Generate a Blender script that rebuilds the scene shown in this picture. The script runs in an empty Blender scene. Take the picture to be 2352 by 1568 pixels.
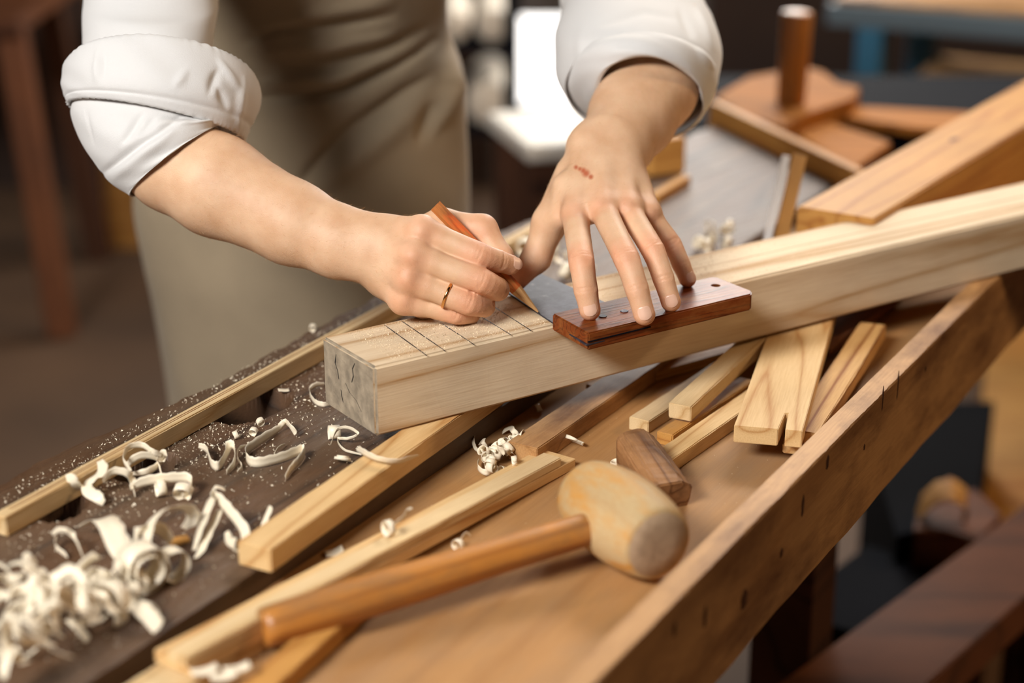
import bpy, bmesh, math, random
import numpy as np
from mathutils import Vector, Matrix
PI = math.pi
random.seed(7); np.random.seed(7)
sc = bpy.context.scene
# ------------------------------------------------------------------ camera
PITCH = math.radians(20.3); FPX = 4100.0
CAM = np.array([0.0, 0.0, 1.43])
cd = bpy.data.cameras.new('camera'); cam = bpy.data.objects.new('camera', cd)
sc.collection.objects.link(cam)
cam.location = CAM; cam.rotation_euler = (PI/2 - PITCH, 0, 0)
cd.sensor_width = 36.0; cd.lens = FPX/2352*36.0
cd.clip_start = 0.05
cd.dof.use_dof = True; cd.dof.focus_distance = 1.44; cd.dof.aperture_fstop = 2.5
sc.camera = cam
# ------------------------------------------------------------------ world, light, exposure
w = bpy.data.worlds.new('world'); sc.world = w; w.use_nodes = True
w.node_tree.nodes['Background'].inputs[0].default_value = (0.55, 0.62, 0.8, 1)
w.node_tree.nodes['Background'].inputs[1].default_value = 0.06
def area(name, loc, target, sx, sy, power, color, spread=180):
    ld = bpy.data.lights.new(name, 'AREA'); ld.shape = 'RECTANGLE'; ld.size = sx; ld.size_y = sy
    ld.energy = power; ld.color = color; ld.spread = math.radians(spread)
    o = bpy.data.objects.new(name, ld); sc.collection.objects.link(o); o.location = loc
    o.rotation_euler = (Vector(target)-Vector(loc)).to_track_quat('-Z', 'Y').to_euler()
    return o
area('daylight_window', (-1.45, -0.65, 2.84), (0.05, 1.45, 0.9), 1.2, 0.9, 168, (1.0, 0.965, 0.92))  # key daylight from front left; no window known there, its pane is added
area('daylight_roof_window', (0.95, 3.5, 2.93), (0.15, 1.5, 0.9), 1.2, 1.0, 22, (1.0, 0.95, 0.88), 85)  # added high back light for the rims; its roof window is made up
area('daylight_door', (0.55, 4.7, 1.7), (0.0, 1.9, 0.95), 0.7, 1.3, 42, (1.0, 0.97, 0.92))
area('workshop_lamp', (2.5, 2.2, 2.4), (1.0, 2.6, 0.8), 0.35, 0.35, 26, (1.0, 0.66, 0.36))
sc.view_settings.view_transform = 'Standard'; sc.view_settings.look = 'None'
sc.view_settings.gamma = 1.0; sc.view_settings.use_curve_mapping = False
sc.view_settings.exposure = 0.0
# ------------------------------------------------------------------ measuring helpers
Fv = np.array([0, math.cos(PITCH), -math.sin(PITCH)]); Uv = np.array([0, math.sin(PITCH), math.cos(PITCH)]); Rv = np.array([1.0, 0, 0])
def ray(px, py): return Fv + (px-1176)/FPX*Rv - (py-784)/FPX*Uv
def G(px, py, z):
    r = ray(px, py); return CAM + (z-CAM[2])/r[2]*r
def V(px, py, d): return CAM + d*ray(px, py)
# ------------------------------------------------------------------ object helpers
COL = sc.collection
def tag(o, label=None, cat=None, group=None, kind=None):
    if label: o['label'] = label
    if cat: o['category'] = cat
    if group: o['group'] = group
    if kind: o['kind'] = kind
    return o
def obj(name, me, mat=None, parent=None, M=None, smooth=False):
    if isinstance(me, bmesh.types.BMesh):
        m = bpy.data.meshes.new(name); me.to_mesh(m); me.free(); me = m
    o = bpy.data.objects.new(name, me); COL.objects.link(o)
    if mat: me.materials.append(mat)
    if parent:
        o.parent = parent
        if M is not None: o.matrix_parent_inverse = parent.matrix_basis.inverted()
    if M is not None: o.matrix_basis = M
    if smooth:
        me.polygons.foreach_set('use_smooth', [True]*len(me.polygons))
    return o
def empty(name, loc=(0, 0, 0), M=None):
    o = bpy.data.objects.new(name, None); COL.objects.link(o); o.empty_display_size = .05
    if M is not None: o.matrix_basis = M
    else: o.location = loc
    return o
def mesh_np(name, verts, faces):
    m = bpy.data.meshes.new(name); m.from_pydata([tuple(map(float, v)) for v in verts], [], [tuple(map(int, f)) for f in faces]); m.update(); return m
def box_bm(x0, x1, y0, y1, z0, z1, bev=0.0, seg=1, bm=None):
    own = bm is None
    if own: bm = bmesh.new()
    r = bmesh.ops.create_cube(bm, size=1.0)
    for v in r['verts']:
        v.co = Vector((x0+(v.co.x+.5)*(x1-x0), y0+(v.co.y+.5)*(y1-y0), z0+(v.co.z+.5)*(z1-z0)))
    if bev > 0:
        es = list({e for v in r['verts'] for e in v.link_edges})
        bmesh.ops.bevel(bm, geom=es, offset=bev, segments=seg, affect='EDGES', profile=.5)
    return bm
def frame(origin, xdir, up=(0, 0, 1)):
    x = Vector(xdir).normalized(); u = Vector(up); y = u.cross(x).normalized(); z = x.cross(y)
    M = Matrix.Identity(4)
    for i in range(3):
        M[i][0] = x[i]; M[i][1] = y[i]; M[i][2] = z[i]; M[i][3] = origin[i]
    return M
# ------------------------------------------------------------------ materials
def nt(name):
    m = bpy.data.materials.new(name); m.use_nodes = True
    t = m.node_tree; return m, t, t.nodes['Principled BSDF'], t.nodes.new, t.links.new
def ramp(t, stops):
    r = t.nodes.new('ShaderNodeValToRGB'); e = r.color_ramp.elements
    while len(e) < len(stops): e.new(.5)
    for k, (p, c) in enumerate(stops):
        e[k].position = p; e[k].color = (*c, 1)
    return r
def srgb(r, g, b):
    f = lambda c: ((c/255+.055)/1.055)**2.4 if c > 10 else c/255/12.92
    return (f(r), f(g), f(b))
def wood(name, light, dark, ring=60.0, stretch=0.05, rough=.6, dirt=None, dirt_amt=.5, dirt_scale=9, bump=.25, wave=.6, along='X', fine=1.0, seed=0.0, gloss_noise=False):
    m, t, b, N, L = nt(name)
    tc = N('ShaderNodeTexCoord'); mp = N('ShaderNodeMapping'); L(tc.outputs['Object'], mp.inputs[0])
    s = {'X': (stretch, 1, 1), 'Y': (1, stretch, 1), 'Z': (1, 1, stretch)}[along]
    mp.inputs['Scale'].default_value = s; mp.inputs['Location'].default_value = (seed, seed*.7, seed*1.3)
    n0 = N('ShaderNodeTexNoise'); n0.inputs['Scale'].default_value = ring*.22; n0.inputs['Detail'].default_value = 2
    L(mp.outputs[0], n0.inputs['Vector'])
    # growth rings: banded low frequency noise
    mul = N('ShaderNodeMath'); mul.operation = 'MULTIPLY'; mul.inputs[1].default_value = 19.0; L(n0.outputs[0], mul.inputs[0])
    fr = N('ShaderNodeMath'); fr.operation = 'PINGPONG'; fr.inputs[1].default_value = 1.0; L(mul.outputs[0], fr.inputs[0])
    n1 = N('ShaderNodeTexNoise'); n1.inputs['Scale'].default_value = (ring*6+520)*fine; n1.inputs['Detail'].default_value = 4; L(mp.outputs[0], n1.inputs['Vector'])
    pw = N('ShaderNodeMath'); pw.operation = 'POWER'; pw.inputs[1].default_value = 4.5; L(fr.outputs[0], pw.inputs[0])
    mx = N('ShaderNodeMath'); mx.operation = 'MULTIPLY_ADD'; mx.inputs[1].default_value = wave; L(pw.outputs[0], mx.inputs[0])
    m2 = N('ShaderNodeMath'); m2.operation = 'MULTIPLY'; m2.inputs[1].default_value = .62; L(n1.outputs[0], m2.inputs[0]); L(m2.outputs[0], mx.inputs[2])
    r = ramp(t, [(.24, light), (.98, dark)]); L(mx.outputs[0], r.inputs[0])
    col = r.outputs[0]
    # broad tone variation
    n3 = N('ShaderNodeTexNoise'); n3.inputs['Scale'].default_value = 7; n3.inputs['Detail'].default_value = 3; L(tc.outputs['Object'], n3.inputs['Vector'])
    hs = N('ShaderNodeHueSaturation'); mr = N('ShaderNodeMapRange'); mr.inputs[1].default_value = .3; mr.inputs[2].default_value = .7; mr.inputs[3].default_value = .88; mr.inputs[4].default_value = 1.1
    L(n3.outputs[0], mr.inputs[0]); L(mr.outputs[0], hs.inputs['Value']); L(col, hs.inputs['Color']); col = hs.outputs[0]
    if dirt:
        nd = N('ShaderNodeTexNoise'); nd.inputs['Scale'].default_value = dirt_scale; nd.inputs['Detail'].default_value = 8; nd.inputs['Roughness'].default_value = .65
        mpd = N('ShaderNodeMapping'); mpd.inputs['Scale'].default_value = tuple(max(c, .35) for c in s); mpd.inputs['Location'].default_value = (seed+3, seed, 1)
        L(tc.outputs['Object'], mpd.inputs[0]); L(mpd.outputs[0], nd.inputs['Vector'])
        rd = N('ShaderNodeMapRange'); rd.inputs[1].default_value = .45; rd.inputs[2].default_value = .7; rd.inputs[3].default_value = 0; rd.inputs[4].default_value = dirt_amt
        L(nd.outputs[0], rd.inputs[0])
        mc = N('ShaderNodeMix'); mc.data_type = 'RGBA'; L(rd.outputs[0], mc.inputs[0]); L(col, mc.inputs[6]); mc.inputs[7].default_value = (*dirt, 1); col = mc.outputs[2]
    L(col, b.inputs['Base Color'])
    b.inputs['Roughness'].default_value = rough; b.inputs['Specular IOR Level'].default_value = .5 if name in ('old_dark_slab', 'mallet_handle_wood') else .2
    bp = N('ShaderNodeBump'); bp.inputs['Strength'].default_value = bump; bp.inputs['Distance'].default_value = .0008
    L(mx.outputs[0], bp.inputs['Height']); L(bp.outputs[0], b.inputs['Normal'])
    return m
def plain(name, color, rough=.5, metal=0, bump=0, bscale=200, var=0.0, vscale=10, sheen=0):
    m, t, b, N, L = nt(name)
    tc = N('ShaderNodeTexCoord')
    b.inputs['Base Color'].default_value = (*color, 1); b.inputs['Roughness'].default_value = rough; b.inputs['Metallic'].default_value = metal
    if var > 0:
        n = N('ShaderNodeTexNoise'); n.inputs['Scale'].default_value = vscale; n.inputs['Detail'].default_value = 6; L(tc.outputs['Object'], n.inputs['Vector'])
        r = ramp(t, [(.3, tuple(c*(1-var) for c in color)), (.7, tuple(min(1, c*(1+var)) for c in color))]); L(n.outputs[0], r.inputs[0]); L(r.outputs[0], b.inputs['Base Color'])
    if bump > 0:
        n = N('ShaderNodeTexNoise'); n.inputs['Scale'].default_value = bscale; n.inputs['Detail'].default_value = 3; L(tc.outputs['Object'], n.inputs['Vector'])
        bp = N('ShaderNodeBump'); bp.inputs['Strength'].default_value = bump; bp.inputs['Distance'].default_value = .001; L(n.outputs[0], bp.inputs['Height']); L(bp.outputs[0], b.inputs['Normal'])
    if sheen: b.inputs['Sheen Weight'].default_value = sheen
    return m
MAT = {}
MAT['beam'] = wood('pine_beam', srgb(230, 211, 181), srgb(178, 136, 86), ring=46, stretch=.03, rough=.75, bump=.3, wave=.55, seed=2.1)
MAT['pine'] = wood('pine', srgb(222, 188, 136), srgb(182, 132, 76), ring=55, stretch=.05, rough=.6, bump=.25, seed=.3)
MAT['pine_b'] = wood('pine_pale', srgb(222, 196, 152), srgb(184, 146, 96), ring=70, stretch=.04, rough=.6, seed=5.3)
MAT['scrap'] = wood('scrap_wood', srgb(172, 112, 46), srgb(124, 74, 28), ring=40, stretch=.05, rough=.8, seed=2.2)
MAT['pine_c'] = wood('pine_orange', srgb(194, 143, 76), srgb(156, 98, 44), ring=60, stretch=.05, rough=.6, seed=8.3)
MAT['strong'] = wood('pine_strong_grain', srgb(208, 166, 108), srgb(138, 84, 38), ring=95, stretch=.03, rough=.6, wave=.9, seed=1.7)
MAT['tray'] = wood('tray_board', srgb(176, 132, 84), srgb(140, 96, 54), ring=22, stretch=.04, rough=.65, dirt=srgb(146, 122, 98), dirt_amt=.7, dirt_scale=7, bump=.1, wave=.3, seed=4)
MAT['slab'] = wood('old_dark_slab', srgb(92, 65, 43), srgb(42, 27, 17), ring=30, stretch=.06, rough=.6, dirt=srgb(122, 106, 88), dirt_amt=.42, dirt_scale=16, bump=.6, wave=.5, seed=6)
MAT['slabside'] = MAT['slab']
MAT['rail'] = wood('rail_board', srgb(196, 152, 102), srgb(140, 94, 52), ring=26, stretch=.04, rough=.55, dirt=srgb(92, 54, 30), dirt_amt=.85, dirt_scale=20, bump=.2, wave=.35, seed=9)
MAT['brown'] = wood('brown_plank', srgb(116, 70, 42), srgb(74, 43, 26), ring=20, stretch=.05, rough=.6, dirt=srgb(50, 32, 25), dirt_amt=.5, bump=.1, seed=3)
MAT['darkbrown'] = wood('dark_plank', srgb(84, 54, 38), srgb(45, 28, 22), ring=20, stretch=.05, rough=.85, bump=.1, seed=3)
MAT['block'] = wood('old_block', srgb(160, 116, 76), srgb(96, 60, 34), ring=110, stretch=.06, rough=.55, dirt=srgb(60, 38, 26), dirt_amt=.7, dirt_scale=45, bump=.5, seed=3)
MAT['stock'] = wood('varnished_stock', srgb(124, 60, 24), srgb(68, 29, 14), ring=260, stretch=.05, rough=.42, dirt=srgb(164, 112, 60), dirt_amt=.55, dirt_scale=60, bump=.2, seed=1)
MAT['stock'].node_tree.nodes['Principled BSDF'].inputs['Specular IOR Level'].default_value = .12
MAT['handle'] = wood('mallet_handle_wood', srgb(186, 124, 56), srgb(140, 80, 32), ring=60, stretch=.04, rough=.42, dirt=srgb(122, 94, 66), dirt_amt=.8, dirt_scale=36, bump=.15, seed=1)
MAT['mhead'] = wood('mallet_head_wood', srgb(192, 166, 124), srgb(164, 124, 76), ring=30, stretch=.3, rough=.6, dirt=srgb(198, 138, 56), dirt_amt=1.0, dirt_scale=60, bump=.15, wave=.2, seed=1)
MAT['mface'] = wood('mallet_face_wood', srgb(176, 150, 122), srgb(140, 112, 86), ring=60, stretch=.5, rough=.7, dirt=srgb(120, 96, 76), dirt_amt=.5, dirt_scale=80, bump=.3, wave=.2, seed=1)
MAT['shaving'] = plain('shaving', srgb(238, 226, 202), .45, var=.06, vscale=60)
MAT['shaving'].node_tree.nodes['Principled BSDF'].inputs['Transmission Weight'].default_value = 0
MAT['dust'] = plain('dust', srgb(244, 226, 196), .9, var=.12, vscale=300)
MAT['white'] = plain('white_cloth', srgb(214, 213, 212), .8, bump=.25, bscale=900, sheen=.2)
MAT['apron'] = plain('apron_cloth', srgb(142, 127, 104), .85, bump=.3, bscale=700, var=.14, vscale=9, sheen=.1)
MAT['trousers'] = plain('trouser_cloth', srgb(60, 52, 48), .9)
MAT['floor'] = plain('floor_mat', srgb(92, 68, 48), .8, var=.35, vscale=1.8)
MAT['wall'] = plain('wall_mat', srgb(56, 40, 32), .9, var=.3, vscale=1.2)
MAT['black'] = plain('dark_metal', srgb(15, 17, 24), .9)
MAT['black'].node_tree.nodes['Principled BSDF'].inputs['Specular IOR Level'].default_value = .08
MAT['blue'] = plain('blue_paint', srgb(44, 104, 136), .45, var=.1)
MAT['bluegrey'] = plain('grey_blue_paint', srgb(92, 108, 118), .4)
MAT['gold'] = plain('gold', srgb(232, 176, 112), .18, metal=1)
MAT['graphite'] = plain('graphite_line', srgb(46, 42, 42), .6)
MAT['nail'] = plain('nail', srgb(228, 186, 162), .32)
# end-grain grey
MAT['endgrain'] = plain('weathered_end_grain', srgb(150, 136, 116), .85, bump=1.0, bscale=160, var=.32, vscale=90)

# ------------------------------------------------------------------ boards
def board(name, label, A0, A1, B, z0, t, mat, z1=None, ext0=0, ext1=0, cat='board', group=None, bev=.0008, rough=.0003, width=None):
    """A0,A1: points along the front top edge; B: any point of the back top edge."""
    z1 = z0 if z1 is None else z1
    a0 = Vector(G(*A0, z0)); a1 = Vector(G(*A1, z1))
    x = (a1-a0).normalized(); L = (a1-a0).length
    up = Vector((0, 0, 1)); y = up.cross(x).normalized(); z = x.cross(y)
    if width is None:
        b = Vector(G(*B, (z0+z1)/2)); width = (b-a0).dot(y)
    M = frame(a0, x)
    bm = bmesh.new()
    nx = 20
    x0, x1 = -ext0, L+ext1
    ys = sorted((0, width)); 
    box_bm(x0, x1, ys[0], ys[1], -t, 0, bm=bm)
    bmesh.ops.bevel(bm, geom=list(bm.edges), offset=bev, segments=2, affect='EDGES')
    for k in range(1, nx):
        xx = x0+(x1-x0)*k/nx
        bmesh.ops.bisect_plane(bm, geom=list(bm.verts)+list(bm.edges)+list(bm.faces), plane_co=(xx, 0, 0), plane_no=(1, 0, 0))
    for v in bm.verts:
        v.co.y += random.uniform(-1, 1)*rough; v.co.z += random.uniform(-1, 1)*rough*.5
        v.co.x += random.uniform(-1, 1)*rough
    o = obj(name, bm, mat, M=M)
    tag(o, label, cat, group)
    return o
# bench frame: D along the bench, N across it
BAZ = 1.0556
Dv = np.array([math.cos(BAZ), math.sin(BAZ), 0]); Nv = np.array([-math.sin(BAZ), math.cos(BAZ), 0])
def BP(s, c, z): return Dv*s + Nv*c + np.array([0, 0, z])
MB = Matrix(((Dv[0], Nv[0], 0, 0), (Dv[1], Nv[1], 0, 0), (0, 0, 1, 0), (0, 0, 0, 1)))
Z_SLAB, Z_TRAY, Z_RAIL, Z_TOP = .862, .842, .880, .9381
def noise1(x, f, ph): return math.sin(x*f+ph)+.5*math.sin(x*f*2.3+ph*1.7)+.25*math.sin(x*f*5.1+ph*.3)
# ---- workbench
bench = empty('workbench', M=Matrix.Translation((0, 0, 0)))
tag(bench, 'long wooden workbench with dark worn slab, sunken tray and pine front rail', 'workbench')
S0, S1 = .45, 2.38
def slab_mesh():
    bm = bmesh.new(); n = 640
    holes = [(1.095, .872, .042, .030), (.955, .868, .030, .022), (.868, .868, .022, .014)]
    top = []; 
    ny = 90
    grid = []
    for i in range(n+1):
        s = S0+(S1-S0)*i/n
        cb = .938+.006*noise1(s, 9, .4)+.0025*noise1(s, 47, 2)
        row = []
        for j in range(ny+1):
            c = .6888+(cb-.6888)*j/ny
            z = Z_SLAB-.0006*abs(noise1(s*3+c*20, 13, 1))
            if j == ny: z -= .006
            if j == 0: z -= .0015
            for hs, hc, ha, hb in holes:
                q = math.hypot((s-hs)/ha, (c-hc)/hb)*(1+.05*math.sin(s*90+c*50))
                z -= .05*min(1, max(0, (1.0-q)/.30))
            se = 2.045+(c-.675)*.85
            row.append(bm.verts.new((s+(se-S1)*max(0, (s-1.7)/(S1-1.7)), c, z)))
        grid.append(row)
    for i in range(n):
        for j in range(ny):
            bm.faces.new((grid[i][j], grid[i+1][j], grid[i+1][j+1], grid[i][j+1]))
    # sides and underside
    def down(vs, z): return [bm.verts.new((v.co.x, v.co.y, z)) for v in vs]
    loop = [grid[i][0] for i in range(n+1)]+[grid[n][j] for j in range(1, ny+1)]+[grid[i][ny] for i in range(n-1, -1, -1)]+[grid[0][j] for j in range(ny-1, 0, -1)]
    low = down(loop, Z_SLAB-.075)
    k = len(loop)
    for i in range(k):
        bm.faces.new((loop[i], low[i], low[(i+1) % k], loop[(i+1) % k]))
    bm.faces.new(low)
    bmesh.ops.recalc_face_normals(bm, faces=list(bm.faces))
    return bm
o = obj('slab', slab_mesh(), MAT['slab'], bench, M=MB); o['label'] = 'dark worn slab with a ragged back edge'
bm = box_bm(S0, 2.02, .4255, .6885, Z_TRAY-.02, Z_TRAY)
o = obj('tray', bm, MAT['tray'], bench, M=MB)
# ---- front rail with slightly ragged edges
bm = bmesh.new()
n = 420; rows = []
for i in range(n+1):
    s = .3+(2.2-.3)*i/n
    jt = .00025*noise1(s, 60, 1)+random.uniform(-.0003, .0003); jb = .001*noise1(s, 21, 3)
    prof = [(.4072+jt, Z_RAIL-.0008), (.4255, Z_RAIL-.0002+jt*.3), (.4255, Z_RAIL-.098+jb), (.4072, Z_RAIL-.098+jb), (.4066, Z_RAIL-.003+jt)]
    rows.append([bm.verts.new((s, c, z)) for c, z in prof])
for i in range(n):
    for j in range(5):
        bm.faces.new((rows[i][j], rows[i][(j+1) % 5], rows[i+1][(j+1) % 5], rows[i+1][j]))
bm.faces.new(rows[0]); bm.faces.new(list(reversed(rows[-1])))
bmesh.ops.recalc_face_normals(bm, faces=list(bm.faces))
o = obj('front_rail', bm, MAT['rail'], bench, M=MB); o['label'] = 'pine front rail with nicked outer face'
for s_, z_, a_, b_ in [(1.21, .868, .004, .007), (1.16, .852, .003, .010), (1.34, .874, .002, .012), (1.38, .872, .002, .014), (1.05, .825, .006, .008), (.98, .845, .003, .009), (1.30, .846, .002, .003), (.93, .86, .003, .006), (1.46, .86, .002, .003), (1.12, .83, .003, .004)]:
    bm = bmesh.new(); bmesh.ops.create_uvsphere(bm, u_segments=14, v_segments=8, radius=1)
    for v in bm.verts: v.co = Vector((s_+v.co.x*a_*(1+.3*math.sin(v.co.z*7)), .4069+v.co.y*.0006, z_+v.co.z*b_))
    obj('stain', bm, MAT['darkbrown'], bench, M=MB, smooth=True)
for s in (.62, 1.70):
    for c in (.60, .88):
        bm = box_bm(s-.04, s+.04, c-.035, c+.035, 0, Z_TRAY-.02 if c < .6 else Z_SLAB-.075, .003)
        obj('leg', bm, MAT['darkbrown'], bench, M=MB)
# ---- strips lying on the slab
board('wood_strip', 'long thin grooved pine strip along the ragged back edge of the dark slab', (12, 1188), (891, 709), (573, 861), .8775, .0155, MAT['pine_b'], ext1=.42, cat='strip', width=None)
board('wood_strip', 'square pine strip on the dark slab under the end of the big beam', (620, 1262), (1033, 970), (676, 1153), .880, .018, MAT['pine'], ext1=.10, cat='strip')
# grooves along the back strip
bs = [o_ for o_ in COL.objects if o_.name == 'wood_strip'][0]
_w = max(v.co.y for v in bs.data.vertices); _l = max(v.co.x for v in bs.data.vertices)
for f_ in (.42, .60): obj('groove', box_bm(.012, _l-.004, _w*f_, _w*f_+.0007, -.002, .0003), MAT['rail'], bs, M=bs.matrix_basis.copy())
# ---- beam
P = Vector((-.1054, 1.2729, .880)); AZ = .6003; BW, BH, BL = .0825, .0581, 1.25
MX = frame(P, (math.cos(AZ), math.sin(AZ), 0))
def beam_local(px, py, z=Z_TOP):
    g = Vector(G(px, py, z)); q = MX.inverted() @ g; return q
bm = box_bm(0, BL, 0, BW, 0, BH, 0)
bmesh.ops.bevel(bm, geom=list(bm.edges), offset=.0022, segments=3, affect='EDGES')
for k in range(1, 60):
    bmesh.ops.bisect_plane(bm, geom=list(bm.verts)+list(bm.edges)+list(bm.faces), plane_co=(BL*k/60, 0, 0), plane_no=(1, 0, 0))
for v in bm.verts:
    v.co.y += random.uniform(-1, 1)*.0002; v.co.z += random.uniform(-1, 1)*.0001
o = obj('timber_beam', bm, MAT['beam'], M=MX)
o.data.materials.append(MAT['endgrain'])
for p in o.data.polygons:
    if p.normal.x < -.6: p.material_index = 1
beam = tag(o, 'thick square pale pine beam with grey end and pencil lines across its top', 'beam')
for pts_ in ([(.030, .052), (.034, .046), (.033, .040), (.036, .034)], [(.046, .030), (.040, .024), (.030, .021), (.022, .014)], [(.054, .022), (.053, .017), (.051, .012)], [(.06, .05), (.062, .042), (.058, .036), (.057, .03)]):
    bm = bmesh.new(); prv = None
    for q_, (yy, zz_) in enumerate(pts_):
        wv = .0005*math.sin(PI*(q_+.6)/(len(pts_)+.2))+.0001
        cur_ = [bm.verts.new((-.00015, yy-wv, zz_-wv*.4)), bm.verts.new((-.00015, yy+wv, zz_+wv*.4)), bm.verts.new((.001, yy, zz_))]
        if prv:
            for k_ in range(3): bm.faces.new((prv[k_], prv[(k_+1) % 3], cur_[(k_+1) % 3], cur_[k_]))
        prv = cur_
    bmesh.ops.recalc_face_normals(bm, faces=list(bm.faces))
    obj('crack', bm, MAT['black'], beam, M=MX)
for a, b in [((883, 746), (980, 816)), ((921, 736), (1023, 806)), ((1012, 741), (1089, 791)), ((1085, 715), (1174, 769)), ((1131, 702), (1220, 759))]:
    p = beam_local(*a); q = beam_local(*b)
    bm = bmesh.new(); k = 14; d = (q-p).normalized(); nrm = Vector((-d.y, d.x, 0)); vs = []
    for i in range(k+1):
        c = p.lerp(q, i/k); wv = .00045+random.uniform(-.00012, .00015)
        if i in (0, k): wv *= .4
        vs.append([bm.verts.new((c.x+sg*nrm.x*wv, c.y+sg*nrm.y*wv, BH+hz)) for sg, hz in ((-1, .0001), (1, .0001), (1, -.0004), (-1, -.0004))])
    for i in range(k):
        for j in range(4): bm.faces.new((vs[i][j], vs[i][(j+1) % 4], vs[i+1][(j+1) % 4], vs[i+1][j]))
    bm.faces.new(vs[0]); bm.faces.new(vs[-1][::-1])
    bmesh.ops.recalc_face_normals(bm, faces=list(bm.faces))
    obj('pencil_line', bm, MAT['graphite'], beam, M=MX)
# ---- try square (stock and blade)
sq = empty('try_square', M=MX)
tag(sq, 'try square with scuffed dark reddish wooden stock and steel blade on the beam', 'try square')
zt = BH+.0005
def steel():
    m, t, b, N, L = nt('worn_steel'); tc = N('ShaderNodeTexCoord')
    n = N('ShaderNodeTexNoise'); n.inputs['Scale'].default_value = 60; n.inputs['Detail'].default_value = 10; n.inputs['Roughness'].default_value = .75; L(tc.outputs['Object'], n.inputs['Vector'])
    r = ramp(t, [(.4, srgb(52, 52, 64)), (.6, srgb(84, 84, 96)), (.72, srgb(190, 184, 178))]); L(n.outputs[0], r.inputs[0]); L(r.outputs[0], b.inputs['Base Color'])
    b.inputs['Metallic'].default_value = .45; b.inputs['Roughness'].default_value = .5
    return m
MAT['steel'] = steel()
bm = bmesh.new(); vt_ = [bm.verts.new((u, v, zt+.0014)) for u, v in ((.1603, -.0560), (.235, -.0540), (.235, .118), (.1862, .118))]
f_ = bm.faces.new(vt_); r_ = bmesh.ops.extrude_face_region(bm, geom=[f_]); bmesh.ops.translate(bm, verts=[v for v in r_['geom'] if isinstance(v, bmesh.types.BMVert)], vec=(0, 0, -.0014))
bmesh.ops.recalc_face_normals(bm, faces=list(bm.faces)); bmesh.ops.bevel(bm, geom=list(bm.edges), offset=.0002, segments=1, affect='EDGES')
obj('blade', bm, MAT['steel'], sq, M=MX)
zs1 = .949-.880; zs0 = .9345-.880
def stock_bm():
    bm = bmesh.new()
    # outline in u,v with a bevelled far end; hole near the far end
    u0, u1, v0, v1 = .1625, .3385, -.0555, -.0012
    out = [(u0, v0), (u1-.006, v0), (u1, v0+.006), (u1, v1-.004), (u1-.004, v1), (u0+.004, v1)]
    hc = (.3225, -.0215); hr = .0042; K = 20
    vt = [bm.verts.new((u, v, zs1)) for u, v in out]; ht = [bm.verts.new((hc[0]+hr*math.cos(2*PI*k/K), hc[1]+hr*math.sin(2*PI*k/K), zs1)) for k in range(K)]
    vb = [bm.verts.new((u, v, zs0)) for u, v in out]; hb = [bm.verts.new((v.co.x, v.co.y, zs0)) for v in ht]
    def cap(outer, inner):
        es = [bm.edges.new((outer[i], outer[(i+1) % len(outer)])) for i in range(len(outer))]+[bm.edges.new((inner[i], inner[(i+1) % K])) for i in range(K)]
        bmesh.ops.triangle_fill(bm, edges=es, use_beauty=True)
    cap(vt, ht); cap(vb, hb)
    for a, b in ((vt, vb), (ht, hb)):
        k = len(a)
        for i in range(k): bm.faces.new((a[i], a[(i+1) % k], b[(i+1) % k], b[i]))
    bmesh.ops.recalc_face_normals(bm, faces=list(bm.faces))
    es = [e for e in bm.edges if len(e.link_faces) == 2 and e.calc_face_angle(0) > .5 and not (all(v in ht for v in e.verts) or all(v in hb for v in e.verts)) and not any(v in ht+hb for v in e.verts)]
    bmesh.ops.bevel(bm, geom=es, offset=.0011, segments=2, affect='EDGES')
    return bm
obj('stock', stock_bm(), MAT['stock'], sq, M=MX)
# seam where the blade enters the stock, plus two rivets
bm = box_bm(.1618, .225, -.0561, -.0553, zs0+.0068, zs0+.0078); obj('slot', bm, MAT['black'], sq, M=MX)
for u in (.196, .218):
    bm = bmesh.new(); bmesh.ops.create_cone(bm, cap_ends=True, segments=20, radius1=.0034, radius2=.0032, depth=.0006)
    bmesh.ops.translate(bm, verts=bm.verts, vec=(u, -.03, zs1+.0002)); obj('rivet', bm, MAT['steel'], sq, M=MX)

# ------------------------------------------------------------------ boards in the tray
zt_ = Z_TRAY
board('pine_board', 'thin pale board lowest at the bottom edge, under the long pine board', (400, 1600), (720, 1385), (290, 1568), .853, .011, MAT['pine_b'], ext0=.05, cat='board')
o = board('pine_board', 'long thin pine board in the tray, left of the mallet handle, its far end stepped', (430, 1510), (1290, 1050), (857, 1244), .871, .0075, MAT['pine_b'], z1=.8585, cat='board')
la = G(430, 1510, .871); 
def tray_layer():
    a0 = Vector(G(430, 1510, .871))-Vector((0, 0, .0076)); a1 = Vector(G(1290, 1050, .8585))-Vector((0, 0, .0076))
    M = frame(a0, a1-a0); L = (a1-a0).length
    bm = box_bm(.004, L+.02, 0, .034, -.0085, 0, .0006); return obj('lower_layer', bm, MAT['pine'], o, M=M)
tray_layer()
board('pine_board', 'short orange board slanting under the mallet handle tip', (640, 1568), (880, 1350), (700, 1440), .856, .013, MAT['pine_c'], ext0=.05, cat='board')
board('wood_strip', 'grey brown strip pointing from beneath the beam at the curly shavings pile', (1235, 1030), (1490, 852), (1300, 923), .858, .016, MAT['rail'], ext1=.12, cat='strip')
board('wood_strip', 'thin orange strip showing just under the front edge of the beam', (1372, 893), (1640, 817), (1470, 845), .8515, .009, MAT['pine_c'], ext1=.05, cat='strip')
board('wood_stick', 'pine stick with rounded tip behind the old brown block', (1490, 968), (1650, 862), (1419, 955), .8535, .0115, MAT['pine_b'], ext1=.14, cat='stick', width=.019)
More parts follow.
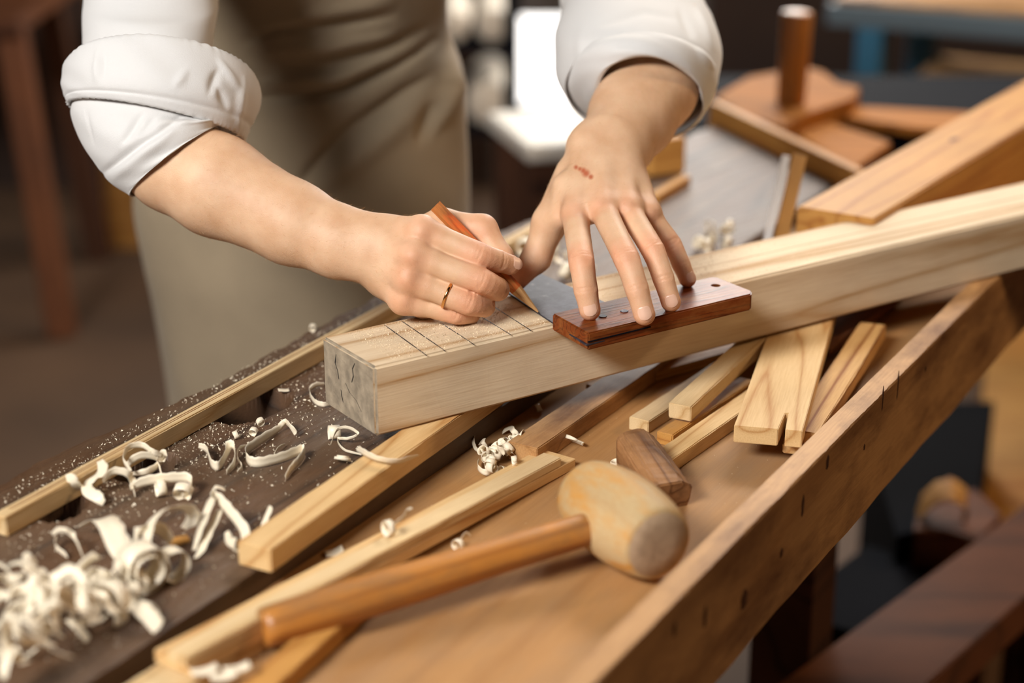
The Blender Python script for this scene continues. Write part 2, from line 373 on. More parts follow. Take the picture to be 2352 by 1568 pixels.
board('wood_stick', 'short pine stick between the topmost stick and the old block', (1545, 999), (1660, 922), (1512, 964), .853, .011, MAT['pine_c'], ext1=.06, cat='stick', width=.015)
board('wood_stick', 'long rough pine stick running under the old block toward the notched board', (1478, 1100), (1704, 944), (1430, 1078), .855, .013, MAT['pine'], ext1=.1, cat='stick', width=.019)
board('wood_stick', 'short square pine stick lying on top of the other sticks by the beam', (1587, 935), (1751, 783), (1528, 931), .869, .0135, MAT['pine_b'], z1=.877, ext1=.02, cat='stick', width=.0205)
board('wood_stick', 'strongly grained orange stick between the notched board and the rail', (1885, 985), (2036, 746), (1969, 738), .864, .014, MAT['strong'], ext0=.01, cat='stick', width=.025)
board('wood_strip', 'dark reddish strip under the beam behind the grained stick', (1905, 800), (2030, 705), (1880, 770), .856, .01, MAT['brown'], ext1=.05, cat='strip', width=.03)
board('wood_offcut', 'small offcut with striped end grain peeking below the notched board', (1838, 1023), (1860, 940), (1800, 1020), .8575, .008, MAT['pine'], cat='offcut', width=.014)
# notched board
def notched():
    z0, z1, t = .876, .8775, .0145
    a = Vector(G(1843, 990, z0)); e = Vector(G(1913, 735, z1)); b = Vector(G(1686, 977, z0))
    M = frame(a, e-a); L = (e-a).length+.05
    q = M.inverted() @ b; W = q.y; sk = q.x
    yn = W*.30
    dx = lambda y: sk*y/W
    out = [(0, 0), (L, 0), (L, W), (sk, W), (dx(yn+.0028), yn+.0028), (.033, yn+.0012), (.034, yn-.0012), (dx(yn-.0028)+0, yn-.0028)]
    bm = bmesh.new(); vt = [bm.verts.new((x, y, 0)) for x, y in out]
    f = bm.faces.new(vt); r = bmesh.ops.extrude_face_region(bm, geom=[f])
    bmesh.ops.translate(bm, verts=[v for v in r['geom'] if isinstance(v, bmesh.types.BMVert)], vec=(0, 0, -t))
    bmesh.ops.recalc_face_normals(bm, faces=list(bm.faces))
    bmesh.ops.bevel(bm, geom=list(bm.edges), offset=.0006, segments=2, affect='EDGES')
    bmesh.ops.triangulate(bm, faces=[f for f in bm.faces if len(f.verts) > 4])
    return tag(obj('notched_board', bm, MAT['pine'], M=M), 'wide pine board with a sawn notch in its near end, in the tray', 'board')
notched()
# old block: chamfered bar with a battered end
def block():
    c0 = Vector(G(1452, 985, .880)); c1 = Vector(G(1545, 1120, .862))
    x = (c1-c0).normalized(); M = frame(c0, x)
    L = (c1-c0).length*.98; Wd = .017; H = .028
    bm = bmesh.new(); rings = []
    n = 16
    prof = [(-Wd, -H*.30), (-Wd*.95, -.002), (-Wd*.62, .0025), (Wd*.45, .004), (Wd*.98, -.003), (Wd, -H*.62), (Wd*.8, -H), (-Wd*.85, -H)]
    for i in range(n+1):
        u = i/n; k = 1-.25*max(0, (.12-u)/.12)**1.5; sw = .92+.16*u
        rings.append([bm.verts.new((u*L+random.uniform(-.0006, .0006)*(3 if i == 0 else 1), y*k*sw+random.uniform(-.0004, .0004), (zz+H/2)*k-H/2+random.uniform(-.0004, .0004))) for y, zz in prof])
    for i in range(n):
        for j in range(8): bm.faces.new((rings[i][j], rings[i][(j+1) % 8], rings[i+1][(j+1) % 8], rings[i+1][j]))
    bm.faces.new(rings[0]); bm.faces.new(rings[-1][::-1])
    bmesh.ops.recalc_face_normals(bm, faces=list(bm.faces))
    bmesh.ops.bevel(bm, geom=[e for e in bm.edges if e.calc_face_angle(0) > .35], offset=.0012, segments=2, affect='EDGES')
    return tag(obj('wooden_block', bm, MAT['block'], M=M), 'old battered brown wooden block leaning on sticks behind the mallet head', 'block')
block()
# ---- mallet
def lathe(profile, seg=48, sy=1.0, sz=1.0, caps=True):
    """profile (x, r) revolved about X"""
    bm = bmesh.new(); rings = []
    for x, r in profile:
        rings.append([bm.verts.new((x, r*math.cos(2*PI*k/seg)*sy, r*math.sin(2*PI*k/seg)*sz)) for k in range(seg)])
    for i in range(len(rings)-1):
        for k in range(seg): bm.faces.new((rings[i][k], rings[i][(k+1) % seg], rings[i+1][(k+1) % seg], rings[i+1][k]))
    if caps:
        bm.faces.new(rings[0]); bm.faces.new(rings[-1][::-1])
    bmesh.ops.recalc_face_normals(bm, faces=list(bm.faces)); return bm
def mallet():
    hc = Vector(G(1428, 1190, .875))           # middle of the head
    h_end = Vector(V(602, 1443, 1.142))
    h_in = hc
    hx = (h_in-h_end); Lh = hx.length; hx.normalize()
    fc = Vector(G(1486, 1246, .874)); ax = (fc-hc); ax.z = 0; ax = ax-ax.dot(hx)*hx*.9; ax.normalize()
    e = empty('mallet', tuple(hc))
    bpy.context.view_layer.update()
    tag(e, 'wooden mallet with barrel head and long round handle lying in the tray', 'mallet')
    R = .0325; hl = .0465
    prof = []
    for i in range(25):
        u = -1+2*i/24; r = R*(1-.20*abs(u)**2.4); prof.append((u*hl, r))
    prof = [(-hl-.0012, prof[0][1]-.0035)]+prof[:]
    far = [(-hl-.0035+.0, .004), (-hl-.003, .014)]
    hd = lathe([(-hl-.006, .0002), (-hl-.005, .012)]+prof+[(hl+.001, prof[-1][1]-.0022)], caps=True)
    M = frame(hc, ax)
    h = obj('head', hd, MAT['mhead'], e, M=M, smooth=True)
    rf = prof[-1][1]-.0022
    fa = obj('striking_face', lathe([(hl+.0006, rf), (hl+.0016, rf-.0006), (hl+.0022, rf*.5), (hl+.0024, .0003)]), MAT['mface'], h, M=M, smooth=True)
    fa.matrix_parent_inverse = Matrix.Identity(4); fa.matrix_basis = Matrix.Identity(4)
    fa['label'] = 'greyish worn striking face'
    pr = []
    for i in range(40):
        u = i/39; r = .0136-.0018*u+.0012*math.sin(PI*min(1, u*1.6))-.0006*max(0, u-.7)*3
        if i == 0: pr.append((.0, .0107)); pr.append((.0012, .0128)); continue
        pr.append((u*Lh, r))
    Mh = frame(h_end, hx)
    hh = obj('handle', lathe(pr, 32), MAT['handle'], e, M=Mh, smooth=True)
    return e
mallet()

# ------------------------------------------------------------------ the setting
def struct(name, bm, mat):
    o = obj(name, bm, mat); o['kind'] = 'structure'; return o
XL, XR, YB, YF, H = -2.7, 3.2, -1.6, 6.2, 3.0
struct('floor', box_bm(XL-.1, XR+.1, YB-.1, YF+.1, -.1, 0), MAT['floor'])
struct('ceiling', box_bm(XL-.1, XR+.1, YB-.1, YF+.1, H, H+.1), MAT['wall'])
def wall_with_hole(name, axis, pos, a0, a1, h0, h1, z0, z1):
    bm = bmesh.new(); t = .1 if pos > 0 else -.1
    lo, hi = sorted((pos, pos+t))
    def bx(p, q, zz0, zz1):
        if axis == 'x': box_bm(lo, hi, p, q, zz0, zz1, bm=bm)
        else: box_bm(p, q, lo, hi, zz0, zz1, bm=bm)
    bx(a0, h0, 0, H); bx(h1, a1, 0, H); bx(h0, h1, 0, z0); bx(h0, h1, z1, H)
    return struct(name, bm, MAT['wall'])
struct('wall_left', box_bm(XL-.1, XL, YB, YF, 0, H), MAT['wall'])
struct('wall_right', box_bm(XR, XR+.1, YB, YF, 0, H), MAT['wall'])
struct('wall_back', box_bm(XL, XR, YB-.1, YB, 0, H), MAT['wall'])


YF = 5.2
# (the far wall holds the glazed door whose low pane shows between the arm and the apron)
def WY(px, py, Y):
    r = ray(px, py); return CAM + Y/r[1]*r
pa = WY(1194, 40, YF); pb = WY(1345, 246, YF)
dx0, dx1 = pa[0], pa[0]+.46
wz1, wz0 = pa[2], pb[2]
bm = bmesh.new()
box_bm(XL, dx0-.09, YF, YF+.1, 0, H, bm=bm); box_bm(dx1+.09, XR, YF, YF+.1, 0, H, bm=bm); box_bm(dx0-.09, dx1+.09, YF, YF+.1, 2.15, H, bm=bm)
struct('wall_far', bm, MAT['wall'])
MAT['doorwood'] = plain('door_paint', srgb(96, 88, 84), .6, var=.1)
def emis(name, color, s):
    m, t, b, N, L = nt(name); b.inputs['Base Color'].default_value = (*color, 1); b.inputs['Emission Color'].default_value = (*color, 1); b.inputs['Emission Strength'].default_value = s; return m
MAT['sky'] = emis('daylight_outside', (1.0, .97, .93), 3.0)
MAT['glass'] = plain('glass', (.9, .95, 1), .05); MAT['glass'].node_tree.nodes['Principled BSDF'].inputs['Transmission Weight'].default_value = 1
door = empty('door_1', ((dx0+dx1)/2, YF, 0)); door['kind'] = 'structure'
levels = [(wz0, wz1), (wz1+.09, wz1+.5), (wz1+.56, wz1+.97), (wz1+1.03, 2.05)]
bm = bmesh.new()
box_bm(dx0-.09, dx0, YF+.02, YF+.07, 0, 2.15, .003, bm=bm); box_bm(dx1, dx1+.09, YF+.02, YF+.07, 0, 2.15, .003, bm=bm)
zz = [0]+[q for l in levels for q in l]+[2.15]
for a, b in zip(zz[0::2], zz[1::2]): box_bm(dx0, dx1, YF+.02, YF+.07, a, b, bm=bm)
o = obj('door_frame', bm, MAT['doorwood'], door); o.matrix_parent_inverse = Matrix.Translation((-(dx0+dx1)/2, -YF, 0))
for a, b in levels:
    o = obj('door_pane', box_bm(dx0, dx1, YF+.045, YF+.049, a, b), MAT['sky'], door); o.matrix_parent_inverse = Matrix.Translation((-(dx0+dx1)/2, -YF, 0))
# unseen glowing panes added at the ceiling to go with key and rim lights
struct('window_1', box_bm(-2.05, -.85, -1.2, -.1, H-.012, H-.004), MAT['sky'])
struct('window_2', box_bm(.35, 1.55, 3.0, 4.0, H-.012, H-.004), MAT['sky'])

# ------------------------------------------------------------------ smooth implicit surfaces -> one continuous mesh
class Field:
    def __init__(s, lo, hi, h):
        s.lo = np.array(lo, float); s.h = h
        s.n = np.ceil((np.array(hi)-s.lo)/h).astype(int)+1
        s.d = np.full(tuple(s.n), .05, np.float32)
    def sl(s, lo, hi):
        a = np.clip(np.floor((lo-s.lo)/s.h).astype(int), 0, s.n); b = np.clip(np.ceil((hi-s.lo)/s.h).astype(int)+1, 0, s.n)
        S = tuple(slice(i, j) for i, j in zip(a, b))
        ax = [s.lo[k]+s.h*np.arange(a[k], b[k]) for k in range(3)]
        X = np.stack(np.meshgrid(*ax, indexing='ij'), -1).astype(np.float32)
        return S, X
    def cone(s, a, b, ra, rb, k=.004, flat=None, fs=1.0, sub=False):
        a = np.array(a, float); b = np.array(b, float); R = max(ra, rb)
        m = R*max(1, fs)+k+.012
        S, X = s.sl(np.minimum(a, b)-m, np.maximum(a, b)+m)
        if X.size == 0: return
        ab = b-a; L2 = ab@ab
        t = np.clip(((X-a)@ab)/L2, 0, 1) if L2 > 0 else np.zeros(X.shape[:-1])
        v = X-(a+t[..., None]*ab)
        if flat is not None:
            nrm = np.array(flat, float); nrm /= np.linalg.norm(nrm)
            vn = v@nrm; d2 = (v*v).sum(-1)-vn*vn
            l = np.sqrt(np.maximum(d2+(vn/fs)**2, 0)); r = ra+(rb-ra)*t
            d = (l-r)*(min(1, fs)*.5+.5)
        else:
            d = np.sqrt((v*v).sum(-1))-(ra+(rb-ra)*t)
        cur = s.d[S]
        if sub:
            d = -d; hh = np.clip(.5+.5*(d-cur)/k, 0, 1); s.d[S] = cur*(1-hh)+d*hh+k*hh*(1-hh)
        else:
            hh = np.clip(.5+.5*(cur-d)/k, 0, 1); s.d[S] = cur*(1-hh)+d*hh-k*hh*(1-hh)
    def chain(s, pts, radii, k=.004):
        pts = [np.array(p, float) for p in pts]; R = max(radii)
        # refine into a smooth curve with a smooth radius
        n = len(pts); P2 = []; R2 = []
        for i in range(n-1):
            p0, p1, p2, p3 = pts[max(i-1, 0)], pts[i], pts[i+1], pts[min(i+2, n-1)]
            for q in range(5):
                t = q/5; cr = .5*((2*p1)+(-p0+p2)*t+(2*p0-5*p1+4*p2-p3)*t*t+(-p0+3*p1-3*p2+p3)*t**3)
                P2.append(.45*cr+.55*(p1+(p2-p1)*t)); w_ = math.sin(PI*t); R2.append((radii[i]*(1-t)+radii[i+1]*t)*(1-.045*w_))
        P2.append(pts[-1]); R2.append(radii[-1])
        A_ = np.array(P2); m = R+k+.010
        S, X = s.sl(A_.min(0)-m, A_.max(0)+m)
        d = None
        for a, b, ra, rb in zip(P2, P2[1:], R2, R2[1:]):
            ab = b-a; t = np.clip(((X-a)@ab)/(ab@ab+1e-12), 0, 1); v = X-(a+t[..., None]*ab)
            q = np.sqrt((v*v).sum(-1))-(ra+(rb-ra)*t); d = q if d is None else np.minimum(d, q)
        cur = s.d[S]; hh = np.clip(.5+.5*(cur-d)/k, 0, 1); s.d[S] = cur*(1-hh)+d*hh-k*hh*(1-hh)
    def mesh(s):
        v = s.d; nx, ny, nz = v.shape; ins = v < 0
        c = sum(ins[i:nx-1+i, j:ny-1+j, k:nz-1+k].astype(np.int8) for i in (0, 1) for j in (0, 1) for k in (0, 1))
        cells = np.argwhere((c > 0) & (c < 8)); idx = -np.ones(c.shape, np.int32); idx[tuple(cells.T)] = np.arange(len(cells))
        acc = np.zeros((len(cells), 3)); cnt = np.zeros(len(cells))
        corners = [(i, j, k) for i in (0, 1) for j in (0, 1) for k in (0, 1)]
        for p in corners:
            for ax in range(3):
                if p[ax]: continue
                q = list(p); q[ax] = 1
                va = v[tuple((cells+p).T)]; vb = v[tuple((cells+q).T)]
                m = (va < 0) != (vb < 0); t = np.where(m, va/np.where(m, va-vb, 1), 0)
                pos = np.repeat(np.array(p, float)[None], len(cells), 0); pos[:, ax] = t
                acc += pos*m[:, None]; cnt += m
        P_ = s.lo+s.h*(cells+acc/cnt[:, None])
        F = []
        for ax in range(3):
            u, w_ = [(1, 2), (2, 0), (0, 1)][ax]
            sh = [nx, ny, nz]; A = [slice(0, n) for n in sh]; B = list(A)
            A[ax] = slice(0, sh[ax]-1); B[ax] = slice(1, sh[ax])
            m = ins[tuple(A)] != ins[tuple(B)]; sg = ins[tuple(A)]
            e = np.argwhere(m); e = e[(e[:, u] > 0) & (e[:, w_] > 0) & (e[:, u] < sh[u]-1) & (e[:, w_] < sh[w_]-1)]
            def cidx(du, dw):
                q = e.copy(); q[:, u] -= du; q[:, w_] -= dw; return idx[tuple(q.T)]
            q = np.stack([cidx(1, 1), cidx(0, 1), cidx(0, 0), cidx(1, 0)], 1)
            f = sg[tuple(e.T)]; q[~f] = q[~f][:, ::-1]
            F.append(q)
        return P_, np.concatenate(F)
def smooth_np(Vt, F, it=2, lam=.5):
    n = len(Vt)
    E = np.concatenate([F[:, [0, 1]], F[:, [1, 2]], F[:, [2, 3]], F[:, [3, 0]]]); 
    for q in range(it*2):
        l = lam if q % 2 == 0 else -lam*1.03
        acc = np.zeros_like(Vt); cnt = np.zeros(n)
        for a, b in ((0, 1), (1, 0)):
            for k in range(3): acc[:, k] += np.bincount(E[:, a], Vt[E[:, b], k], n)
            cnt += np.bincount(E[:, a], minlength=n)
        Vt = Vt+l*(acc/cnt[:, None]-Vt)
    return Vt
MM = .001
toCam = lambda p: (CAM-p)/np.linalg.norm(CAM-p)
reds = []; nails = []
def finger(fd, pts, radii, k=.0028, root=None, nail=None, red=1.0, back=None):
    """pts: world joints MCP..tip; radii per joint in m"""
    if root is not None:
        fd.chain([pts[0]+(root-pts[0])*.55]+list(pts), [radii[0]*.80, radii[0]*.93]+list(radii[1:]), k)
    else: fd.chain(pts, radii, k)
    for i in range(len(pts)-1):
        reds.append((pts[i], radii[i]*1.6, (.35, .8, .4)[min(i, 2)]*red))
    reds.append((pts[-1], radii[-1]*1.3, .8*red))
    if back is not None:
        # skin creases over the middle and end joints
        for i in range(1, len(pts)-1):
            ax = pts[i+1]-pts[i-1]; ax /= np.linalg.norm(ax); bk = back-ax*(back@ax); bk /= np.linalg.norm(bk); sd = np.cross(ax, bk)
            for off, dep in ((-.0030, .85), (.0002, 1.05), (.0034, .85)) if i == 1 else ((-.0014, .8), (.0016, .8)):
                c = pts[i]+ax*off; r = radii[i]*1.05
                pr = None
                for q in range(9):
                    a_ = (q/8-.5)*1.7; pt = c+(bk*math.cos(a_)+sd*math.sin(a_))*(r+.0003)+ax*.0012*(1-math.cos(a_*1.3))*np.sign(off)*-1
                    if pr is not None: fd.cone(pr, pt, dep*MM, dep*MM, .0014, sub=True)
                    pr = pt
    if nail is not None: nails.append((pts[-2], pts[-1], radii[-1], nail))
def A3(*q): return [np.array(V(*p)) for p in q]
# ---------- hand that holds the pencil, with its forearm
def right_arm(h):
    w0 = V(880, 580, 1.462)
    fd = Field(np.array([-.37, 1.33, .90]), np.array([.03, 1.60, 1.16]), h)
    el, c0, c1, c2, c3, wr = A3((330, 300, 1.53), (402, 372, 1.510), (500, 427, 1.495), (672, 512, 1.478), (780, 556, 1.468), (868, 574, 1.462))
    nrm = Fv
    fd.cone(V(335, 170, 1.56), el, .036, .038, .02)
    fd.cone(el, c0, .038, .0415, .01, nrm, .95); fd.cone(c0, c1, .0415, .0415, .01, nrm, .95)
    fd.cone(c1, c2, .0415, .0335, .01, nrm, .92); fd.cone(c2, c3, .0335, .0285, .01, nrm, .86); fd.cone(c3, wr, .0285, .0265, .01, nrm, .8)
    wr2 = V(912, 592, 1.460); fd.cone(wr, wr2, .0265, .028, .012, nrm, .75)
    # metacarpals
    mc = A3((968, 532, 1.442), (948, 588, 1.434), (938, 640, 1.437), (928, 686, 1.448))
    cb = A3((900, 545, 1.464), (892, 572, 1.459), (888, 602, 1.459), (886, 632, 1.463))
    for a, b, ra, rb in zip(cb, mc, (.0165, .0165, .0165, .015), (.0135, .0135, .0130, .0125)): fd.cone(a, b, ra, rb, .008)
    # palm bulk behind
    fd.cone(V(905, 580, 1.478), V(985, 600, 1.475), .019, .016, .012); fd.cone(V(890, 640, 1.472), V(975, 690, 1.468), .016, .0155, .012)
    bk = toCam(mc[1])+np.array([0, 0, .3])
    idx = A3((968, 532, 1.442), (1100, 586, 1.436), (1146, 600, 1.447), (1172, 608, 1.455))
    mid = A3((948, 588, 1.434), (1106, 645, 1.430), (1143, 664, 1.444), (1143, 668, 1.457))
    rng = A3((938, 640, 1.437), (1076, 696, 1.434), (1112, 703, 1.449), (1108, 703, 1.462))
    lit = A3((928, 686, 1.448), (1046, 720, 1.446), (1080, 722, 1.459), (1074, 718, 1.468))
    finger(fd, idx, [.0125, .0107, .0093, .0083], root=cb[0], back=bk)
    finger(fd, mid, [.0120, .0107, .0098, .0085], root=cb[1], back=bk)
    finger(fd, rng, [.0115, .0100, .0092, .0080], root=cb[2], back=bk)
    finger(fd, lit, [.0110, .0088, .0082, .0075], root=cb[3], back=bk)
    nails.append((idx[2], idx[3]+(idx[3]-idx[2])*.2, .0083, (Uv*.25-Fv*.85+Rv*.45)))
    # thumb, behind the pencil
    th = A3((918, 555, 1.480), (1015, 517, 1.486), (1108, 527, 1.482), (1150, 590, 1.473), (1156, 604, 1.470))
    for a, b, ra, rb in zip(th, th[1:], (.015, .0135, .0118, .0098), (.0135, .0118, .0098, .009)): fd.cone(a, b, ra, rb, .006)
    reds.append((th[2], .02, .5)); reds.append((th[4], .014, .6))
    fd.cone(V(930, 560, 1.475), V(1020, 545, 1.472), .014, .012, .008)
    for m_, q_ in zip(mc, (idx, mid, rng, lit)): fd.cone(m_, m_+(q_[1]-m_)*.27, .0124, .0105, .0045)
    # tendon ridges
    for m_, c_ in zip(mc, cb):
        n_ = toCam(m_); fd.cone(c_+n_*.0145, m_+n_*.0118, .0012, .0020, .005)
        fd.cone(m_+n_*.0055, m_+n_*.0056, .0075, .0075, .010)
        reds.append((m_+n_*.01, .016, .5))
    # wedding ring band seat
    return fd, rng
def left_arm(h):
    fd = Field(np.array([-.02, 1.30, .93]), np.array([.22, 1.84, 1.17]), h)
    nrm = Fv*1.0
    wr = V(1408, 330, 1.555); c1 = V(1452, 268, 1.595); c2 = V(1492, 196, 1.628); c3 = V(1525, 100, 1.70)
    fl = Fv*.8+Uv*.6
    fd.cone(c3, c2, .047, .0435, .01); fd.cone(c2, c1, .0435, .0380, .01); fd.cone(c1, wr, .0370, .029, .012, fl, .85)
    fd.cone(V(1428, 300, 1.57), V(1440, 350, 1.56), .026, .021, .01)
    mc = A3((1322, 492, 1.492), (1383, 476, 1.487), (1442, 478, 1.493), (1488, 488, 1.507))
    cb = A3((1352, 345, 1.545), (1384, 345, 1.540), (1414, 352, 1.543), (1436, 362, 1.550))
    fl2 = np.cross(mc[3]-mc[0], mc[1]-cb[1])
    for a, b, ra, rb in zip(cb, mc, (.0150, .0155, .0150, .0135), (.0125, .0128, .012, .0108)): fd.cone(a, b, ra, rb, .009)
    fd.cone(V(1375, 335, 1.555), V(1400, 345, 1.555), .024, .023, .012)
    fd.cone(cb[0], V(1360, 440, 1.525), .017, .017, .012); fd.cone(cb[2], V(1435, 430, 1.525), .016, .015, .012)
    bk = toCam(mc[1])+np.array([0, 0, .25])
    # tips pressed on the stock
    zs = .949
    def tip(px, py, r):  # centre of a fingertip ball resting on the stock top
        c = G(px, py, zs+r*.9); return np.array(c)
    ti = tip(1355, 712, .0083); tm = tip(1480, 722, .0084); tr = tip(1541, 693, .0080); tl = tip(1579, 640, .0073)
    dd = lambda p: (p-CAM)@Fv
    idx = [mc[0], np.array(V(1336, 603, dd(ti)+.004)), np.array(V(1346, 668, dd(ti)-.001)), ti]
    mid = [mc[1], np.array(V(1440, 596, dd(tm)+.008)), np.array(V(1463, 664, dd(tm)+.000)), tm]
    rng = [mc[2], np.array(V(1500, 575, dd(tr)+.004)), np.array(V(1524, 640, dd(tr)-.001)), tr]
    lit = [mc[3], np.array(V(1543, 560, dd(tl)-.002)), np.array(V(1565, 608, dd(tl)-.002)), tl]
    finger(fd, idx, [.0125, .0106, .0099, .0086], root=cb[0], nail=bk, back=bk)
    finger(fd, mid, [.0125, .0107, .0097, .0088], root=cb[1], nail=bk, back=bk)
    finger(fd, rng, [.0115, .0098, .0090, .0082], root=cb[2], nail=bk, back=bk)
    finger(fd, lit, [.0105, .0084, .0080, .0074], root=cb[3], nail=bk+Rv*.6, back=bk)
    # webs
    for a, b in zip(mc, mc[1:]):
        fd.cone(a*.9+idx[1]*0+a*.1, b, .0095, .0095, .007)
    th = A3((1318, 400, 1.545), (1262, 512, 1.530), (1232, 592, 1.532), (1190, 640, 1.522))
    for a, b, ra, rb in zip(th, th[1:], (.0165, .0145, .0118), (.0138, .0118, .0092)): fd.cone(a, b, ra, rb, .007)
    fd.cone(V(1300, 430, 1.52), V(1288, 500, 1.515), .012, .009, .01)
    reds.append((th[3], .016, .8)); reds.append((th[2], .014, .5))
    for m_, c_ in zip(mc, cb):
        n_ = toCam(m_); fd.cone(c_+n_*.0150+(m_-c_)*.25, m_+n_*.0108, .0008, .0019, .005)
        fd.cone(m_+n_*.0062, m_+n_*.0063, .0078, .0078, .005)
        reds.append((m_+n_*.01, .013, .55))
    # ulnar bump
    fd.cone(V(1462, 352, 1.575), V(1463, 353, 1.575), .012, .012, .01)
    return fd, idx
HV = .00088
parts = []
fdR, ring_finger = right_arm(HV); a, b = fdR.mesh(); parts.append((smooth_np(a, b, 1), b))
fdL, _ = left_arm(HV); a, b = fdL.mesh(); parts.append((smooth_np(a, b, 1), b))
# torso, hips, upper arms and legs, hidden by the clothes
fdB = Field(np.array([-.55, 1.25, -.02]), np.array([.45, 2.35, 1.62]), .012)
def TY(px, py, Y): return np.array(WY(px, py, Y))
hipc = TY(700, 430, 1.98); chest = TY(720, -330, 1.95); neck = TY(735, -700, 1.86)
fdB.cone(hipc, TY(720, 60, 1.98), .115, .11, .05, (0, 1, 0), .6); fdB.cone(TY(720, 60, 1.98), chest, .11, .125, .05, (0, 1, 0), .7)
fdB.cone(chest, neck, .145, .07, .05, (0, 1, 0), .8)
shR = TY(395, -480, 1.80); shL = np.array(V(1345, -600, 1.80))
fdB.cone(chest, shR, .10, .06, .05); fdB.cone(chest, shL, .10, .06, .05)
fdB.cone(shR, np.array(V(335, 170, 1.56)), .045, .034, .03); elL = np.array(V(1452, -130, 1.84)); fdB.cone(shL, elL, .042, .038, .015); fdB.cone(elL, np.array(V(1525, 90, 1.71)), .038, .040, .015)
for sx in (-.08, .08):
    hp = hipc+np.array([sx, 0, -.05]); kn = np.array([hp[0], hp[1]+.0, .48]); an = np.array([hp[0], hp[1]+.05, .08])
    fdB.cone(hp, kn, .066, .055, .02); fdB.cone(kn, an, .058, .04, .03); fdB.cone(an, an+np.array([0, -.12, -.04]), .032, .026, .01)
a, b = fdB.mesh(); parts.append((smooth_np(a, b, 1), b))
off = 0; VV = []; FF = []
for a, b in parts: VV.append(a); FF.append(b+off); off += len(a)
VV = np.concatenate(VV); FF = np.concatenate(FF)
me = bpy.data.meshes.new('person'); me.vertices.add(len(VV)); me.vertices.foreach_set('co', VV.astype(np.float32).ravel())
me.loops.add(len(FF)*4); me.loops.foreach_set('vertex_index', FF.astype(np.int32).ravel())
me.polygons.add(len(FF)); me.polygons.foreach_set('loop_start', np.arange(len(FF), dtype=np.int32)*4)
try: me.polygons.foreach_set('loop_total', np.full(len(FF), 4, np.int32))
except Exception: pass
me.update(calc_edges=True); me.validate()
red = np.zeros(len(VV))
for c, r, s_ in reds:
    d = np.linalg.norm(VV-c, axis=1); red = np.maximum(red, s_*np.clip(1.35-d/r, 0, 1))
at = me.attributes.new('red', 'FLOAT', 'POINT'); at.data.foreach_set('value', red.astype(np.float32))
scr = np.zeros(len(VV))
# the graze on the back of the hand
gp = [(1323, 384), (1332, 388), (1340, 392), (1346, 398), (1357, 406)]
pxv = VV-CAM; dv = pxv@Fv; pxx = 1176+FPX*(pxv@Rv)/dv; pyy = 784-FPX*(pxv@Uv)/dv
for (x_, y_), r_ in zip(gp, (5, 5, 7, 9, 6)):
    scr = np.maximum(scr, np.clip(1.4-np.hypot(pxx-x_, pyy-y_)/r_, 0, 1)*(dv < 1.53))
at = me.attributes.new('graze', 'FLOAT', 'POINT'); at.data.foreach_set('value', scr.astype(np.float32))
def skin():
    m, t, b, N, L = nt('skin')
    tc = N('ShaderNodeTexCoord'); n = N('ShaderNodeTexNoise'); n.inputs['Scale'].default_value = 45; n.inputs['Detail'].default_value = 5; L(tc.outputs['Object'], n.inputs['Vector'])
    r = ramp(t, [(.3, srgb(208, 164, 128)), (.7, srgb(224, 186, 152))]); L(n.outputs[0], r.inputs[0])
    at = N('ShaderNodeAttribute'); at.attribute_name = 'red'; mx = N('ShaderNodeMix'); mx.data_type = 'RGBA'
    ml = N('ShaderNodeMath'); ml.operation = 'MULTIPLY'; ml.inputs[1].default_value = .55; L(at.outputs['Fac'], ml.inputs[0]); L(ml.outputs[0], mx.inputs[0])
    L(r.outputs[0], mx.inputs[6]); mx.inputs[7].default_value = (*srgb(226, 132, 98), 1)
    a2 = N('ShaderNodeAttribute'); a2.attribute_name = 'graze'; m2 = N('ShaderNodeMix'); m2.data_type = 'RGBA'; L(a2.outputs['Fac'], m2.inputs[0]); L(mx.outputs[2], m2.inputs[6]); m2.inputs[7].default_value = (*srgb(182, 98, 64), 1)
    L(m2.outputs[2], b.inputs['Base Color'])
    b.inputs['Roughness'].default_value = .55; b.inputs['Subsurface Weight'].default_value = .18; b.inputs['Subsurface Radius'].default_value = (1, .4, .2); b.inputs['Subsurface Scale'].default_value = .006
    n2 = N('ShaderNodeTexNoise'); n2.inputs['Scale'].default_value = 420; n2.inputs['Detail'].default_value = 3; L(tc.outputs['Object'], n2.inputs['Vector'])
    n3 = N('ShaderNodeTexVoronoi'); n3.inputs['Scale'].default_value = 900; L(tc.outputs['Object'], n3.inputs['Vector'])
    ad = N('ShaderNodeMath'); ad.operation = 'ADD'; L(n2.outputs[0], ad.inputs[0]); L(n3.outputs[0], ad.inputs[1])
    bp = N('ShaderNodeBump'); bp.inputs['Strength'].default_value = .22; bp.inputs['Distance'].default_value = .0005; L(ad.outputs[0], bp.inputs['Height']); L(bp.outputs[0], b.inputs['Normal'])
    return m
MAT['skin'] = skin()
person = obj('person', me, MAT['skin'], smooth=True)
tag(person, 'person in white rolled sleeves and long olive brown apron marking the beam with a pencil', 'person')
